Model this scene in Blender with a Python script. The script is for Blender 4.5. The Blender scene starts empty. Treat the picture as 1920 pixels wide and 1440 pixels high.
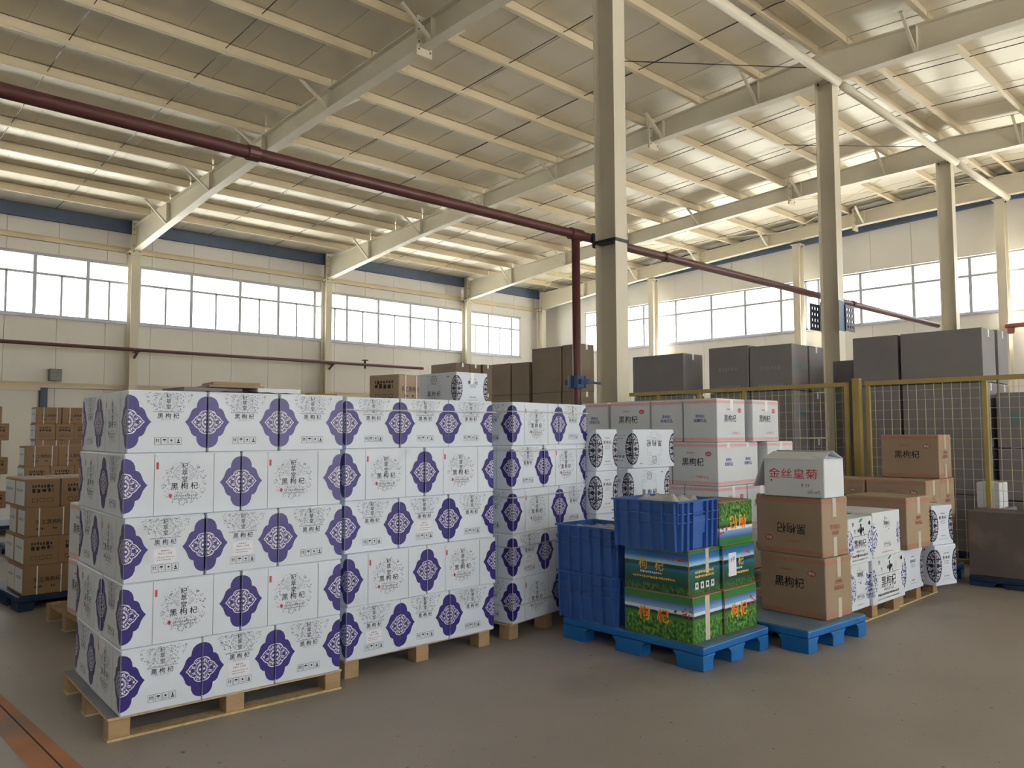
import bpy, bmesh, math, random
from math import sin, cos, pi, radians as R
from mathutils import Vector, Matrix
C = bpy.context.scene
COL = C.collection
# ------------------------------------------------------------------ camera
EYE = Vector((0, 0, 1.5))
yaw, pit, rol = R(46.416), R(3.491), R(-0.255)
fw = Vector((cos(yaw)*cos(pit), sin(yaw)*cos(pit), sin(pit)))
rt = Vector((sin(yaw), -cos(yaw), 0)); up = rt.cross(fw)
rt, up = cos(rol)*rt + sin(rol)*up, -sin(rol)*rt + cos(rol)*up
cd = bpy.data.cameras.new('camera'); cam = bpy.data.objects.new('camera', cd); COL.objects.link(cam)
m = Matrix((rt, up, -fw)).transposed().to_4x4(); m.translation = EYE
cam.matrix_world = m
cd.sensor_fit = 'HORIZONTAL'; cd.sensor_width = 36; cd.lens = 36*1489/1920
cd.clip_start = .05; cd.clip_end = 600
C.camera = cam
# ------------------------------------------------------------------ sky and colour
W_SKY, SUN = 6.0, 60.0
C.view_settings.view_transform = 'Standard'; C.view_settings.look = 'None'
C.view_settings.gamma = 1; C.view_settings.use_curve_mapping = False
C.view_settings.exposure = EXPOSURE = 0.5
wd = bpy.data.worlds.new('sky'); C.world = wd; wd.use_nodes = True
nt = wd.node_tree; bg = nt.nodes['Background']
tc = nt.nodes.new('ShaderNodeTexCoord'); sx = nt.nodes.new('ShaderNodeSeparateXYZ'); cr = nt.nodes.new('ShaderNodeValToRGB')
nt.links.new(tc.outputs['Generated'], sx.inputs[0]); nt.links.new(sx.outputs['Z'], cr.inputs[0]); nt.links.new(cr.outputs[0], bg.inputs[0])
e = cr.color_ramp.elements
e[0].position = 0; e[0].color = (1, .985, .96, 1); e[1].position = .7; e[1].color = (.80, .90, 1, 1)
bg.inputs[1].default_value = W_SKY
sl = bpy.data.lights.new('sun', 'SUN'); sl.energy = SUN; sl.angle = R(1.5); sl.color = (1, .97, .92)
so = bpy.data.objects.new('sun', sl); COL.objects.link(so); so.rotation_euler = Vector((-.55, .55, -1.0)).to_track_quat('-Z', 'Y').to_euler()
wd.cycles.sampling_method = 'MANUAL'; wd.cycles.sample_map_resolution = 256
C.cycles.use_denoising = True
C.cycles.max_bounces = 10; C.cycles.diffuse_bounces = 6; C.cycles.glossy_bounces = 3; C.cycles.transparent_max_bounces = 12
C.cycles.caustics_reflective = False; C.cycles.caustics_refractive = False
C.cycles.sample_clamp_indirect = 6
def portal(name, loc, size, direction):
    l = bpy.data.lights.new(name, 'AREA'); l.shape = 'RECTANGLE'; l.size, l.size_y = size
    l.cycles.is_portal = True
    o = bpy.data.objects.new(name, l); COL.objects.link(o); o.location = loc
    o.rotation_euler = Vector(direction).to_track_quat('-Z', 'Y').to_euler()
YL, YR, XG, XB = 23.1, -11.3, 23.9, -6.6      # inner faces of the four walls
ZS, ZT = 4.56, 6.17                             # window sill and head
portal('daylight_left_windows', ((XB+22.5)/2, YL+.05, 5.36), (22.5-XB, 1.6), (0, -1, 0))
portal('daylight_right_windows', ((XB+XG)/2, YR-.05, 5.36), (XG-XB, 1.6), (0, 1, 0))
portal('daylight_gable_windows', (XG+.05, 5.5, 5.42), (1.6, 31), (-1, 0, 0))
DR = (6.0, 10.5, 3.6)                           # loading door in the right wall: x0, x1, height
portal('daylight_loading_door', ((DR[0]+DR[1])/2, YR-.05, DR[2]/2), (DR[1]-DR[0], DR[2]), (0, 1, 0))
# ------------------------------------------------------------------ materials
MAT = {}
def srgb(r, g, b):
    f = lambda c: (c/255/12.92) if c/255 <= .04045 else ((c/255+.055)/1.055)**2.4
    return (f(r), f(g), f(b), 1)
def mat(name, col, rough=.6, var=.12, scale=6, bump=.0, bscale=30, metal=0, spec=.4, stretch=(1, 1, 1), dirt=None, coord='Object', rnd=0):
    """procedural paint / card / steel: base colour broken up by noise, optional second dirt colour, fine relief"""
    mt = bpy.data.materials.new(name); mt.use_nodes = True; n = mt.node_tree; N = n.nodes; L = n.links
    b = N['Principled BSDF']; b.inputs['Roughness'].default_value = rough; b.inputs['Metallic'].default_value = metal
    b.inputs['Specular IOR Level'].default_value = spec
    t = N.new('ShaderNodeTexCoord'); mp = N.new('ShaderNodeMapping'); mp.inputs['Scale'].default_value = stretch
    L.new(t.outputs[coord], mp.inputs[0])
    if rnd:
        oi = N.new('ShaderNodeObjectInfo'); mu = N.new('ShaderNodeMath'); mu.operation = 'MULTIPLY'; mu.inputs[1].default_value = 37
        L.new(oi.outputs['Random'], mu.inputs[0]); L.new(mu.outputs[0], mp.inputs['Location'])
    no = N.new('ShaderNodeTexNoise'); no.inputs['Scale'].default_value = scale; no.inputs['Detail'].default_value = 4
    L.new(mp.outputs[0], no.inputs['Vector'])
    rp = N.new('ShaderNodeValToRGB'); el = rp.color_ramp.elements
    c = Vector(col[:3])
    el[0].position = .3; el[0].color = (*(c*(1-var)), 1); el[1].position = .7; el[1].color = (*[min(1, x) for x in c*(1+var*.6)], 1)
    L.new(no.outputs['Fac'], rp.inputs[0]); out = rp.outputs[0]
    if dirt:
        dcol, thr, ds = dirt
        n2 = N.new('ShaderNodeTexNoise'); n2.inputs['Scale'].default_value = ds; n2.inputs['Detail'].default_value = 6
        L.new(mp.outputs[0], n2.inputs['Vector'])
        r2 = N.new('ShaderNodeValToRGB'); r2.color_ramp.elements[0].position = thr; r2.color_ramp.elements[1].position = min(1, thr+.16)
        r2.color_ramp.elements[0].color = (0, 0, 0, 1); r2.color_ramp.elements[1].color = (.8, .8, .8, 1)
        mx = N.new('ShaderNodeMix'); mx.data_type = 'RGBA'; mx.inputs[7].default_value = dcol
        L.new(n2.outputs['Fac'], r2.inputs[0]); L.new(r2.outputs[0], mx.inputs[0]); L.new(out, mx.inputs[6]); out = mx.outputs[2]
    if rnd:
        hv = N.new('ShaderNodeHueSaturation'); mr = N.new('ShaderNodeMapRange'); mr.inputs[3].default_value = 1-rnd; mr.inputs[4].default_value = 1+rnd*.6
        L.new(oi.outputs['Random'], mr.inputs[0]); L.new(mr.outputs[0], hv.inputs['Value']); L.new(out, hv.inputs['Color']); out = hv.outputs[0]
    L.new(out, b.inputs['Base Color'])
    if bump:
        n3 = N.new('ShaderNodeTexNoise'); n3.inputs['Scale'].default_value = bscale; n3.inputs['Detail'].default_value = 3
        L.new(mp.outputs[0], n3.inputs['Vector'])
        bp = N.new('ShaderNodeBump'); bp.inputs['Strength'].default_value = bump; bp.inputs['Distance'].default_value = .01
        L.new(n3.outputs['Fac'], bp.inputs['Height']); L.new(bp.outputs[0], b.inputs['Normal'])
    MAT[name] = mt
    return mt
def ink(name, col, rough=.5):
    return mat(name, col, rough, .06, 20)
WHITE = mat('white_card', srgb(214, 222, 236), .5, .035, 3, .25, 9, rnd=.03, dirt=(srgb(176, 176, 172), .66, 2.2))
WHITEP = mat('white_card_plain', srgb(214, 219, 226), .55, .04, 3, .25, 9, rnd=.03, dirt=(srgb(165, 160, 152), .68, 3))
BROWNG = mat('brown_grey_card', srgb(136, 122, 106), .72, .07, 3, .3, 7, rnd=.08)
DKCARD = mat('shaded_dusty_card', srgb(100, 90, 90), .75, .1, 3, .3, 8, dirt=(srgb(132, 118, 112), .62, 2))  # shade on the low row is put into this darker card colour
BROWN = mat('kraft_card', srgb(158, 138, 116), .7, .07, 3, .3, 8, rnd=.06, dirt=(srgb(128, 104, 82), .66, 2.5))
KRAFT2 = mat('tan_kraft_card', srgb(150, 122, 92), .7, .08, 4, .3, 8, rnd=.08)
GREYK = mat('haze_grey_kraft_card', srgb(130, 126, 130), .72, .06, 2.5, .3, 6, rnd=.06)  # bluish grey of the haze is mixed into this kraft colour
PURPLE = ink('purple_ink', srgb(50, 40, 122), .35)
WINK = ink('white_ink', srgb(228, 228, 240), .5)
BLACK = ink('black_ink', srgb(28, 28, 32))
GREY = ink('grey_ink', srgb(138, 142, 152))
NAVY = ink('navy_ink', srgb(26, 34, 62), .4)
BLUEI = ink('blue_ink', srgb(58, 66, 168))
RED = ink('red_ink', srgb(200, 66, 74))
PINK = ink('pink_band_ink', srgb(224, 178, 180))
BRED = ink('dull_red_ink', srgb(160, 84, 72)); BBAND = ink('faded_band_ink', srgb(166, 120, 100))
GREEN = ink('green_ink', srgb(40, 150, 120))
TEAL = ink('teal_ink', srgb(72, 140, 150))
ORANGE = ink('orange_ink', srgb(232, 96, 40))
YELLOW = ink('yellow_ink', srgb(240, 190, 60))
TAPE = mat('packing_tape', srgb(205, 196, 182), .12, .05, 8, .2, 40, spec=.7)
TAPEW = mat('white_glint_tape', srgb(250, 251, 252), .1, .03, 8, .1, 40, spec=.9)  # clear tape coloured near-white, standing in for its bright reflection
STEEL = mat('cream_steel_paint', srgb(208, 201, 184), .42, .06, 1.3, .1, 30, dirt=(srgb(168, 140, 104), .72, 3.0))
PURL = mat('cream_purlin_paint', srgb(216, 203, 176), .45, .07, 1.2, .08, 30, dirt=(srgb(180, 138, 104), .70, 2.2))
REDP = mat('dark_red_pipe_paint', srgb(88, 52, 50), .42, .1, 4, .1, 40, dirt=(srgb(74, 46, 44), .6, 5))
PINKP = mat('lit_red_pipe_paint', srgb(150, 92, 82), .45, .1, 4, .1, 40)  # red pipe paint turned pink to carry the bright light near the gable
DARKM = mat('dark_metal', srgb(44, 46, 52), .45, .1, 8)
WALLP = mat('wall_panel_paint', srgb(218, 215, 210), .5, .05, .8, .1, 6, dirt=(srgb(168, 160, 146), .68, 1.6), stretch=(1, 1, .35))
BAND = mat('blue_grey_eave_sheet', srgb(84, 97, 120), .6, .08, 2)
ALU = mat('window_aluminium', srgb(176, 178, 186), .4, .05, 5, metal=.2)
WOOD = mat('raw_pallet_wood', srgb(170, 142, 106), .75, .16, 5, .3, 40, stretch=(1, 1, 4), rnd=.1)
PLY = mat('grey_plywood', srgb(128, 128, 132), .6, .14, 4, .2, 30, stretch=(4, 1, 1))
PLYE = mat('plywood_edge', srgb(190, 170, 130), .8, .2, 30)
BLUEP = mat('blue_pallet_plastic', srgb(26, 104, 176), .42, .08, 4, .08, 60, dirt=(srgb(40, 92, 140), .62, 5))
BPTOP = mat('dusty_pallet_deck', srgb(104, 124, 142), .7, .12, 7, .1, 60)
DKBL = mat('dark_blue_pallet_plastic', srgb(34, 52, 84), .5, .1, 4)
CRATE = mat('blue_crate_plastic', srgb(58, 98, 172), .38, .1, 5, .06, 30, dirt=(srgb(72, 96, 150), .62, 4))
YEL = mat('yellow_fence_paint', srgb(172, 152, 88), .45, .1, 4, .05, 30)
WIRE = mat('fence_wire', srgb(196, 190, 160), .45, .05, 5, metal=.2)
ORL = mat('orange_floor_paint', srgb(176, 116, 72), .6, .16, 3, .1, 30, dirt=(srgb(124, 114, 104), .47, 1.8))
CRACK = mat('dark_floor_joint', srgb(52, 46, 42), .8)
VALVE = mat('blue_valve_paint', srgb(36, 66, 110), .4)

def deck_mat():
    mt = mat('roof_sheet', srgb(216, 209, 192), .4, .05, .7, 0, spec=1.0, metal=.25, dirt=(srgb(164, 158, 140), .68, .9), stretch=(3, .35, 1))
    n = mt.node_tree; N = n.nodes; L = n.links; b = N['Principled BSDF']
    t = N.new('ShaderNodeTexCoord'); mp = N.new('ShaderNodeMapping'); mp.inputs['Scale'].default_value = (14, .25, 1)
    no = N.new('ShaderNodeTexNoise'); no.inputs['Scale'].default_value = 1.0; no.inputs['Detail'].default_value = 5
    bp = N.new('ShaderNodeBump'); bp.inputs['Strength'].default_value = .16; bp.inputs['Distance'].default_value = .02
    L.new(t.outputs['Object'], mp.inputs[0]); L.new(mp.outputs[0], no.inputs['Vector']); L.new(no.outputs['Fac'], bp.inputs['Height']); L.new(bp.outputs[0], b.inputs['Normal'])
    return mt
DECK = deck_mat()
def floor_mat():
    mt = mat('concrete_floor', srgb(158, 150, 143), .5, .10, .9, .12, 60, dirt=(srgb(112, 108, 104), .58, .5))
    n = mt.node_tree; N = n.nodes; L = n.links; b = N['Principled BSDF']
    src = b.inputs['Base Color'].links[0].from_socket
    t = N.new('ShaderNodeTexCoord'); no = N.new('ShaderNodeTexNoise'); no.inputs['Scale'].default_value = 26; no.inputs['Detail'].default_value = 8
    L.new(t.outputs['Object'], no.inputs['Vector'])
    r2 = N.new('ShaderNodeValToRGB'); r2.color_ramp.elements[0].position = .67; r2.color_ramp.elements[1].position = .74
    mx = N.new('ShaderNodeMix'); mx.data_type = 'RGBA'; mx.inputs[7].default_value = srgb(84, 80, 76)
    L.new(no.outputs['Fac'], r2.inputs[0]); L.new(r2.outputs[0], mx.inputs[0]); L.new(src, mx.inputs[6]); L.new(mx.outputs[2], b.inputs['Base Color'])
    return mt
FLOOR = floor_mat()
def glass_mat(name, keep, tint):
    mt = bpy.data.materials.new(name); mt.use_nodes = True; n = mt.node_tree; N = n.nodes; L = n.links
    N.remove(N['Principled BSDF']); o = N['Material Output']
    tr = N.new('ShaderNodeBsdfTransparent'); tr.inputs[0].default_value = tint
    gl = N.new('ShaderNodeBsdfGlossy'); gl.inputs['Roughness'].default_value = .05
    mx = N.new('ShaderNodeMixShader'); mx.inputs[0].default_value = 1-keep
    L.new(tr.outputs[0], mx.inputs[1]); L.new(gl.outputs[0], mx.inputs[2]); L.new(mx.outputs[0], o.inputs[0])
    return mt
GLASS = glass_mat('window_glass', .94, (.96, .98, .97, 1))
def film_mat():
    mt = bpy.data.materials.new('cloudy_plastic_film'); mt.use_nodes = True; n = mt.node_tree; N = n.nodes; L = n.links
    b = N['Principled BSDF']; o = N['Material Output']; b.inputs['Base Color'].default_value = srgb(222, 222, 220); b.inputs['Roughness'].default_value = .12
    tr = N.new('ShaderNodeBsdfTransparent'); mx = N.new('ShaderNodeMixShader'); mx.inputs[0].default_value = .5
    L.new(tr.outputs[0], mx.inputs[1]); L.new(b.outputs[0], mx.inputs[2]); L.new(mx.outputs[0], o.inputs[0])
    return mt
FILM = film_mat()
def landscape(name, stops, grass_from, sky_noise):
    """printed landscape: bands by height on the print (UV v), leafy noise on the lower part, clouds in the sky"""
    mt = bpy.data.materials.new(name); mt.use_nodes = True; n = mt.node_tree; N = n.nodes; L = n.links
    b = N['Principled BSDF']; b.inputs['Roughness'].default_value = .3
    uv = N.new('ShaderNodeUVMap'); s = N.new('ShaderNodeSeparateXYZ'); L.new(uv.outputs[0], s.inputs[0])
    nz = N.new('ShaderNodeTexNoise'); nz.inputs['Scale'].default_value = 14; nz.inputs['Detail'].default_value = 4; L.new(uv.outputs[0], nz.inputs['Vector'])
    ad = N.new('ShaderNodeMath'); ad.operation = 'MULTIPLY_ADD'; ad.inputs[1].default_value = .02; L.new(nz.outputs['Fac'], ad.inputs[0]); L.new(s.outputs['Y'], ad.inputs[2])
    rp = N.new('ShaderNodeValToRGB'); el = rp.color_ramp.elements
    el[0].position, el[0].color = stops[0]; el[1].position, el[1].color = stops[-1]
    for p, c in stops[1:-1]:
        q = el.new(p); q.color = c
    L.new(ad.outputs[0], rp.inputs[0])
    mp = N.new('ShaderNodeMapping'); mp.inputs['Scale'].default_value = (26, 11, 1); L.new(uv.outputs[0], mp.inputs[0])
    g = N.new('ShaderNodeTexNoise'); g.inputs['Scale'].default_value = 1; g.inputs['Detail'].default_value = 5; L.new(mp.outputs[0], g.inputs['Vector'])
    gr = N.new('ShaderNodeValToRGB'); ge = gr.color_ramp.elements
    ge[0].position = .36; ge[0].color = srgb(16, 44, 26); ge[1].position = .66; ge[1].color = srgb(140, 180, 84)
    q = ge.new(.5); q.color = srgb(58, 118, 48); L.new(g.outputs['Fac'], gr.inputs[0])
    lt = N.new('ShaderNodeMapRange'); lt.inputs[1].default_value = grass_from; lt.inputs[2].default_value = grass_from-.1; L.new(s.outputs['Y'], lt.inputs[0])
    mk = N.new('ShaderNodeMath'); mk.operation = 'MULTIPLY'; mk.inputs[1].default_value = .85 if grass_from > .3 else .5; L.new(lt.outputs[0], mk.inputs[0])
    mx = N.new('ShaderNodeMix'); mx.data_type = 'RGBA'; L.new(mk.outputs[0], mx.inputs[0]); L.new(rp.outputs[0], mx.inputs[6]); L.new(gr.outputs[0], mx.inputs[7])
    L.new(mx.outputs[2], b.inputs['Base Color'])
    return mt
FIELD = landscape('printed_field_photo', [(0, srgb(52, 104, 40)), (.06, srgb(46, 110, 40)), (.5, srgb(70, 132, 52)), (.56, srgb(34, 66, 44)), (.60, srgb(36, 60, 50)),
        (.615, srgb(214, 224, 240)), (.67, srgb(220, 230, 244)), (.69, srgb(128, 176, 214)), (.84, srgb(74, 96, 178)), (.86, srgb(54, 128, 64)), (1, srgb(48, 120, 58))], .5, 1)
LAKE = landscape('printed_lake_photo', [(0, srgb(24, 60, 44)), (.25, srgb(22, 74, 58)), (.48, srgb(28, 96, 88)), (.55, srgb(40, 110, 150)), (.60, srgb(24, 60, 48)), (.66, srgb(28, 70, 52)),
        (.68, srgb(176, 206, 226)), (.72, srgb(150, 196, 226)), (.80, srgb(40, 122, 190)), (.93, srgb(26, 86, 160)), (.95, srgb(60, 130, 60)), (1, srgb(40, 110, 52))], .2, 1)
# ------------------------------------------------------------------ mesh helpers
class MB:
    def __init__(s): s.v = []; s.f = []; s.m = []; s.uv = {}
    def quad(s, pts, mi=0):
        b = len(s.v); s.v += [tuple(p) for p in pts]; s.f.append(tuple(range(b, b+len(pts)))); s.m.append(mi); return len(s.f)-1
    def box(s, x0, y0, z0, x1, y1, z1, mi=0):
        b = len(s.v)
        s.v += [(x0, y0, z0), (x1, y0, z0), (x1, y1, z0), (x0, y1, z0), (x0, y0, z1), (x1, y0, z1), (x1, y1, z1), (x0, y1, z1)]
        for q in ((3, 2, 1, 0), (4, 5, 6, 7), (0, 1, 5, 4), (1, 2, 6, 5), (2, 3, 7, 6), (3, 0, 4, 7)):
            s.f.append(tuple(b+i for i in q)); s.m.append(mi)
        return s
    def hexa(s, lo, hi, mi=0):
        """frustum from four bottom points and four top points (both counter-clockwise from above)"""
        b = len(s.v); s.v += [tuple(p) for p in lo] + [tuple(p) for p in hi]
        for q in ((3, 2, 1, 0), (4, 5, 6, 7), (0, 1, 5, 4), (1, 2, 6, 5), (2, 3, 7, 6), (3, 0, 4, 7)):
            s.f.append(tuple(b+i for i in q)); s.m.append(mi)
        return s
    def tube(s, pts, r, n=8, mi=0, cap=True):
        pts = [Vector(p) for p in pts]; b = len(s.v)
        for i, p in enumerate(pts):
            d = (pts[min(i+1, len(pts)-1)]-pts[max(i-1, 0)]).normalized()
            a = d.orthogonal().normalized() if i == 0 else (a - d*a.dot(d)).normalized()
            c = d.cross(a)
            for k in range(n):
                t = 2*pi*k/n; s.v.append(tuple(p + r*(cos(t)*a + sin(t)*c)))
        for i in range(len(pts)-1):
            for k in range(n):
                s.f.append((b+i*n+k, b+i*n+(k+1) % n, b+(i+1)*n+(k+1) % n, b+(i+1)*n+k)); s.m.append(mi)
        if cap:
            s.f.append(tuple(b+k for k in reversed(range(n)))); s.m.append(mi)
            e = b+(len(pts)-1)*n; s.f.append(tuple(e+k for k in range(n))); s.m.append(mi)
        return s
    def beam(s, p0, p1, w, h, mi=0):
        """rectangular bar between two points, h measured near the vertical"""
        p0, p1 = Vector(p0), Vector(p1); d = (p1-p0).normalized()
        a = d.cross(Vector((0, 0, 1)));  a = a.normalized() if a.length > 1e-4 else Vector((1, 0, 0))
        c = a.cross(d); q = lambda p: [p-a*w/2-c*h/2, p+a*w/2-c*h/2, p+a*w/2+c*h/2, p-a*w/2+c*h/2]
        return s.hexa(q(p0), q(p1), mi)
    def mesh(s, name, mats):
        me = bpy.data.meshes.new(name); me.from_pydata(s.v, [], s.f)
        for mt in (mats if isinstance(mats, (list, tuple)) else [mats]): me.materials.append(mt)
        me.polygons.foreach_set('material_index', s.m)
        if s.uv:
            l = me.uv_layers.new(name='UVMap')
            for fi, co in s.uv.items():
                for li, c in zip(me.polygons[fi].loop_indices, co): l.data[li].uv = c
        me.update()
        return me
def obj(name, me, parent=None, loc=None, rz=0):
    o = bpy.data.objects.new(name, me); COL.objects.link(o)
    if parent is not None: o.parent = parent
    if loc is not None: o.location = loc
    if rz: o.rotation_euler = (0, 0, rz)
    return o
def part(name, mb, mats, parent=None, bevel=0, smooth=False, kind=None):
    me = mb.mesh(name, mats)
    if bevel: bevel_mesh(me, bevel)
    if smooth: me.polygons.foreach_set('use_smooth', [True]*len(me.polygons))
    o = obj(name, me, parent)
    if kind: o['kind'] = kind
    return o
def bevel_mesh(me, w, seg=2):
    bm = bmesh.new(); bm.from_mesh(me); bmesh.ops.remove_doubles(bm, verts=bm.verts, dist=1e-5)
    bmesh.ops.recalc_face_normals(bm, faces=bm.faces)
    bmesh.ops.bevel(bm, geom=[ed for ed in bm.edges if ed.is_manifold and ed.calc_face_angle(0) > .5], offset=w, segments=seg, affect='EDGES', profile=.5)
    bm.to_mesh(me); bm.free()
def thing(name, label, cat, loc=(0, 0, 0), rz=0, group=None):
    o = obj(name, None, None, loc, rz); tag(o, label, cat, group); o.empty_display_size = .1; return o
def tag(o, label, cat, group=None):
    o['label'] = label; o['category'] = cat
    if group: o['group'] = group
    return o
def struct(name, mb, mats, parent=None, bevel=0):
    o = part(name, mb, mats, parent, bevel)
    if parent is None: o['kind'] = 'structure'
    return o
def root_struct(name):
    o = obj(name, None); o['kind'] = 'structure'; return o
TXT = {}
def text(s, bold=.0, vertical=False):
    """outline letters from Blender's own font, as flat polygons in a box one unit high (vertical strings: one unit wide)"""
    k = (s, bold, vertical)
    if k in TXT: return TXT[k]
    cu = bpy.data.curves.new('t', 'FONT'); cu.body = '\n'.join(s) if vertical else s; cu.size = 1; cu.offset = bold; cu.resolution_u = 1; cu.fill_mode = 'FRONT'
    if vertical: cu.space_line = 1.0
    o = bpy.data.objects.new('t', cu); COL.objects.link(o)
    dg = bpy.context.evaluated_depsgraph_get(); dg.update(); me = o.evaluated_get(dg).to_mesh()
    vs = [(v.co.x, v.co.y) for v in me.vertices]; fs = [tuple(p.vertices) for p in me.polygons]
    bpy.data.objects.remove(o); bpy.data.curves.remove(cu)
    xs = [v[0] for v in vs]; ys = [v[1] for v in vs]; x0, x1, y0, y1 = min(xs), max(xs), min(ys), max(ys)
    sc = 1/(x1-x0) if vertical else 1/(y1-y0)
    TXT[k] = ([((x-(x0+x1)/2)*sc, (y-(y0+y1)/2)*sc) for x, y in vs], fs, (x1-x0)*sc)
    return TXT[k]
# ------------------------------------------------------------------ building shell
YC = 5.9; SL = (8.12-7.20)/(22.84-YC); MIR = 2*YC
FR = [-6.4, -4.61, 1.39, 7.39, 13.39, 19.39]; XD = 23.3
zr = lambda y: 8.12 - abs(y-YC)*SL                # top of the rafters
PD = .2                                           # purlin depth
f = struct('floor', MB().box(XB-.3, YR-.3, -.2, XG+.3, YL+.3, 0), FLOOR)
struct('ground', MB().box(-90, -90, -.6, 110, 110, -.25), mat('dusty_yard', srgb(202, 197, 188), .9, .1, .3))
# left wall: sandwich panels below and above the window strip
JO = .0035
wl = root_struct('wall_left')
struct('backing_sheet', MB().box(XB-.3, YL+.085, 0, XG+.3, YL+.11, ZS).box(XB-.3, YL+.085, ZT, XG+.3, YL+.11, 8), WALLP, wl)
def wall_run(parent, edges, y0, y1, z0, z1, axis='x', sheet='wall_panel'):
    for a, b in zip(edges[:-1], edges[1:]):
        mb = MB()
        if axis == 'x': mb.box(a+JO, y0, z0, b-JO, y1, z1)
        else: mb.box(y0, a+JO, z0, y1, b-JO, z1)
        part(sheet, mb, WALLP, parent, bevel=.004)
ex = [XB-.2, -3, 1.0] + [2.05+1.18*i for i in range(19)] + [XG]
wall_run(wl, ex, YL, YL+.08, 0, ZS-.02)
wall_run(wl, ex, YL, YL+.08, ZT+.02, 7.75)
def c_bar(mb, x0, x1, y, z0, z1, d=-.07):
    mb.box(x0, y-.006, z0, x1, y, z1); mb.box(x0, y+d, z0, x1, y, z0+.006); mb.box(x0, y+d, z1-.006, x1, y, z1); mb.box(x0, y+d, z1-.025, x1, y+d+.005, z1); mb.box(x0, y+d, z0, x1, y+d+.005, z0+.025)
mb = MB(); c_bar(mb, XB, XG-.1, YL-.005, 6.50, 6.65); part('upper_girt', mb, PURL, wl)
mb = MB(); c_bar(mb, 1.0, XG-.1, YL-.005, 2.70, 2.84); part('lower_girt', mb, PURL, wl)
part('window_sill_sheet', MB().box(XB, YL-.05, ZS-.05, 22.5, YL+.08, ZS), ALU, wl)
part('window_head_sheet', MB().box(XB, YL-.03, ZT, 22.5, YL+.08, ZT+.03), ALU, wl)
struct('trim_1', MB().box(XB, YL-.12, 7.05, XG, YL-.02, 7.42), BAND)
struct('trim_2', MB().hexa([(XG-.1, YC, 7.6), (XG-.02, YC, 7.6), (XG-.02, YL, 6.9), (XG-.1, YL, 6.9)], [(XG-.1, YC, 8.3), (XG-.02, YC, 8.3), (XG-.02, YL, 7.5), (XG-.1, YL, 7.5)]), BAND)
struct('trim_3', MB().hexa([(XG-.1, YR, 6.9), (XG-.02, YR, 6.9), (XG-.02, YC, 7.6), (XG-.1, YC, 7.6)], [(XG-.1, YR, 7.5), (XG-.02, YR, 7.5), (XG-.02, YC, 8.3), (XG-.1, YC, 8.3)]), BAND)
def window(name, axis, fixed, edges, ends, z0, z1, ztr, halves=True):
    """strip window along one wall; edges = strong mullions; separate frame, mullions and panes"""
    w = root_struct(name)
    def bx(a0, a1, d0, d1, za, zb):
        return MB().box(a0, fixed+d0, za, a1, fixed+d1, zb) if axis == 'x' else MB().box(fixed+d0, a0, za, fixed+d1, a1, zb)
    a, b = ends; t = .042
    fr = MB()
    for q in (bx(a, b, .0, .06, z0, z0+.05), bx(a, b, .0, .06, z1-.05, z1), bx(a, b, .01, .05, ztr-.033, ztr+.033), bx(a, a+.05, 0, .06, z0, z1), bx(b-.05, b, 0, .06, z0, z1)):
        fr.v, n = fr.v+q.v, len(fr.v); fr.f += [tuple(i+n for i in g) for g in q.f]; fr.m += q.m
    part('window_frame', fr, ALU, w)
    es = sorted([a]+[x for x in edges if a+.1 < x < b-.1]+[b])
    for x in es[1:-1]: part('mullion', bx(x-t, x+t, .0, .06, z0+.05, z1-.05), ALU, w)
    for p, q in zip(es[:-1], es[1:]):
        part('pane', bx(p, q, .028, .034, ztr, z1-.03), GLASS, w)
        if halves and q-p > .8:
            c = (p+q)/2; part('glazing_bar', bx(c-.027, c+.027, .01, .05, z0+.05, ztr), ALU, w)
            part('pane', bx(p, c, .028, .034, z0+.03, ztr), GLASS, w); part('pane', bx(c, q, .028, .034, z0+.03, ztr), GLASS, w)
        else: part('pane', bx(p, q, .028, .034, z0+.03, ztr), GLASS, w)
MU = [3.8, 5.06, 6.31, 7.63, 9.08, 10.56, 11.82, 13.1, 14.32, 15.58, 16.95, 18.22, 19.48, 20.73, 21.98]
window('window_1', 'x', YL, MU, (1.39, 7.39), ZS, ZT, 5.66)
window('window_2', 'x', YL, MU, (7.39, 13.39), ZS, ZT, 5.66)
window('window_3', 'x', YL, MU, (13.39, 19.39), ZS, ZT, 5.66)
window('window_4', 'x', YL, MU, (19.39, 22.45), ZS, ZT, 5.66)
window('window_5', 'x', YL, [-4.6, -2.6, -.6], (XB, 1.39), ZS, ZT, 5.66, False)
wall_run(wl, [22.45, XG], YL, YL+.08, ZS-.02, ZT+.02)
# gable wall at the far end
GS, GT = 4.68, 6.25
wg = root_struct('wall_far')
ey = [YR] + [YR+1.16*i for i in range(1, 30)] + [YL]
wall_run(wg, ey, XG, XG+.08, 0, GS-.02, 'y'); wall_run(wg, ey, XG, XG+.08, GT+.02, 8.6, 'y')
struct('backing_sheet', MB().box(XG+.085, YR-.2, 0, XG+.11, YL+.2, GS).box(XG+.085, YR-.2, GT, XG+.11, YL+.2, 8.7), WALLP, wg)
wall_run(wg, [20.85, YL], XG, XG+.08, GS-.02, GT+.02, 'y')
part('window_sill_sheet', MB().box(XG-.05, -9, GS-.05, XG+.08, 20.85, GS), ALU, wg)
GMU = [19.42, 17.95, 16.52, 15.05, 13.75, 12.46, 11.2, 9.9, 8.4, 6.93, 5.5, 4.1, 2.7, 1.3]
window('window_6', 'y', XG, GMU, (11.63, 20.85), GS, GT, 5.72, False)
window('window_7', 'y', XG, GMU, (0.6, 11.63), GS, GT, 5.72, False)
window('window_8', 'y', XG, [-4, -7], (YR+.3, .6), GS, GT, 5.72, False)
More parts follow.
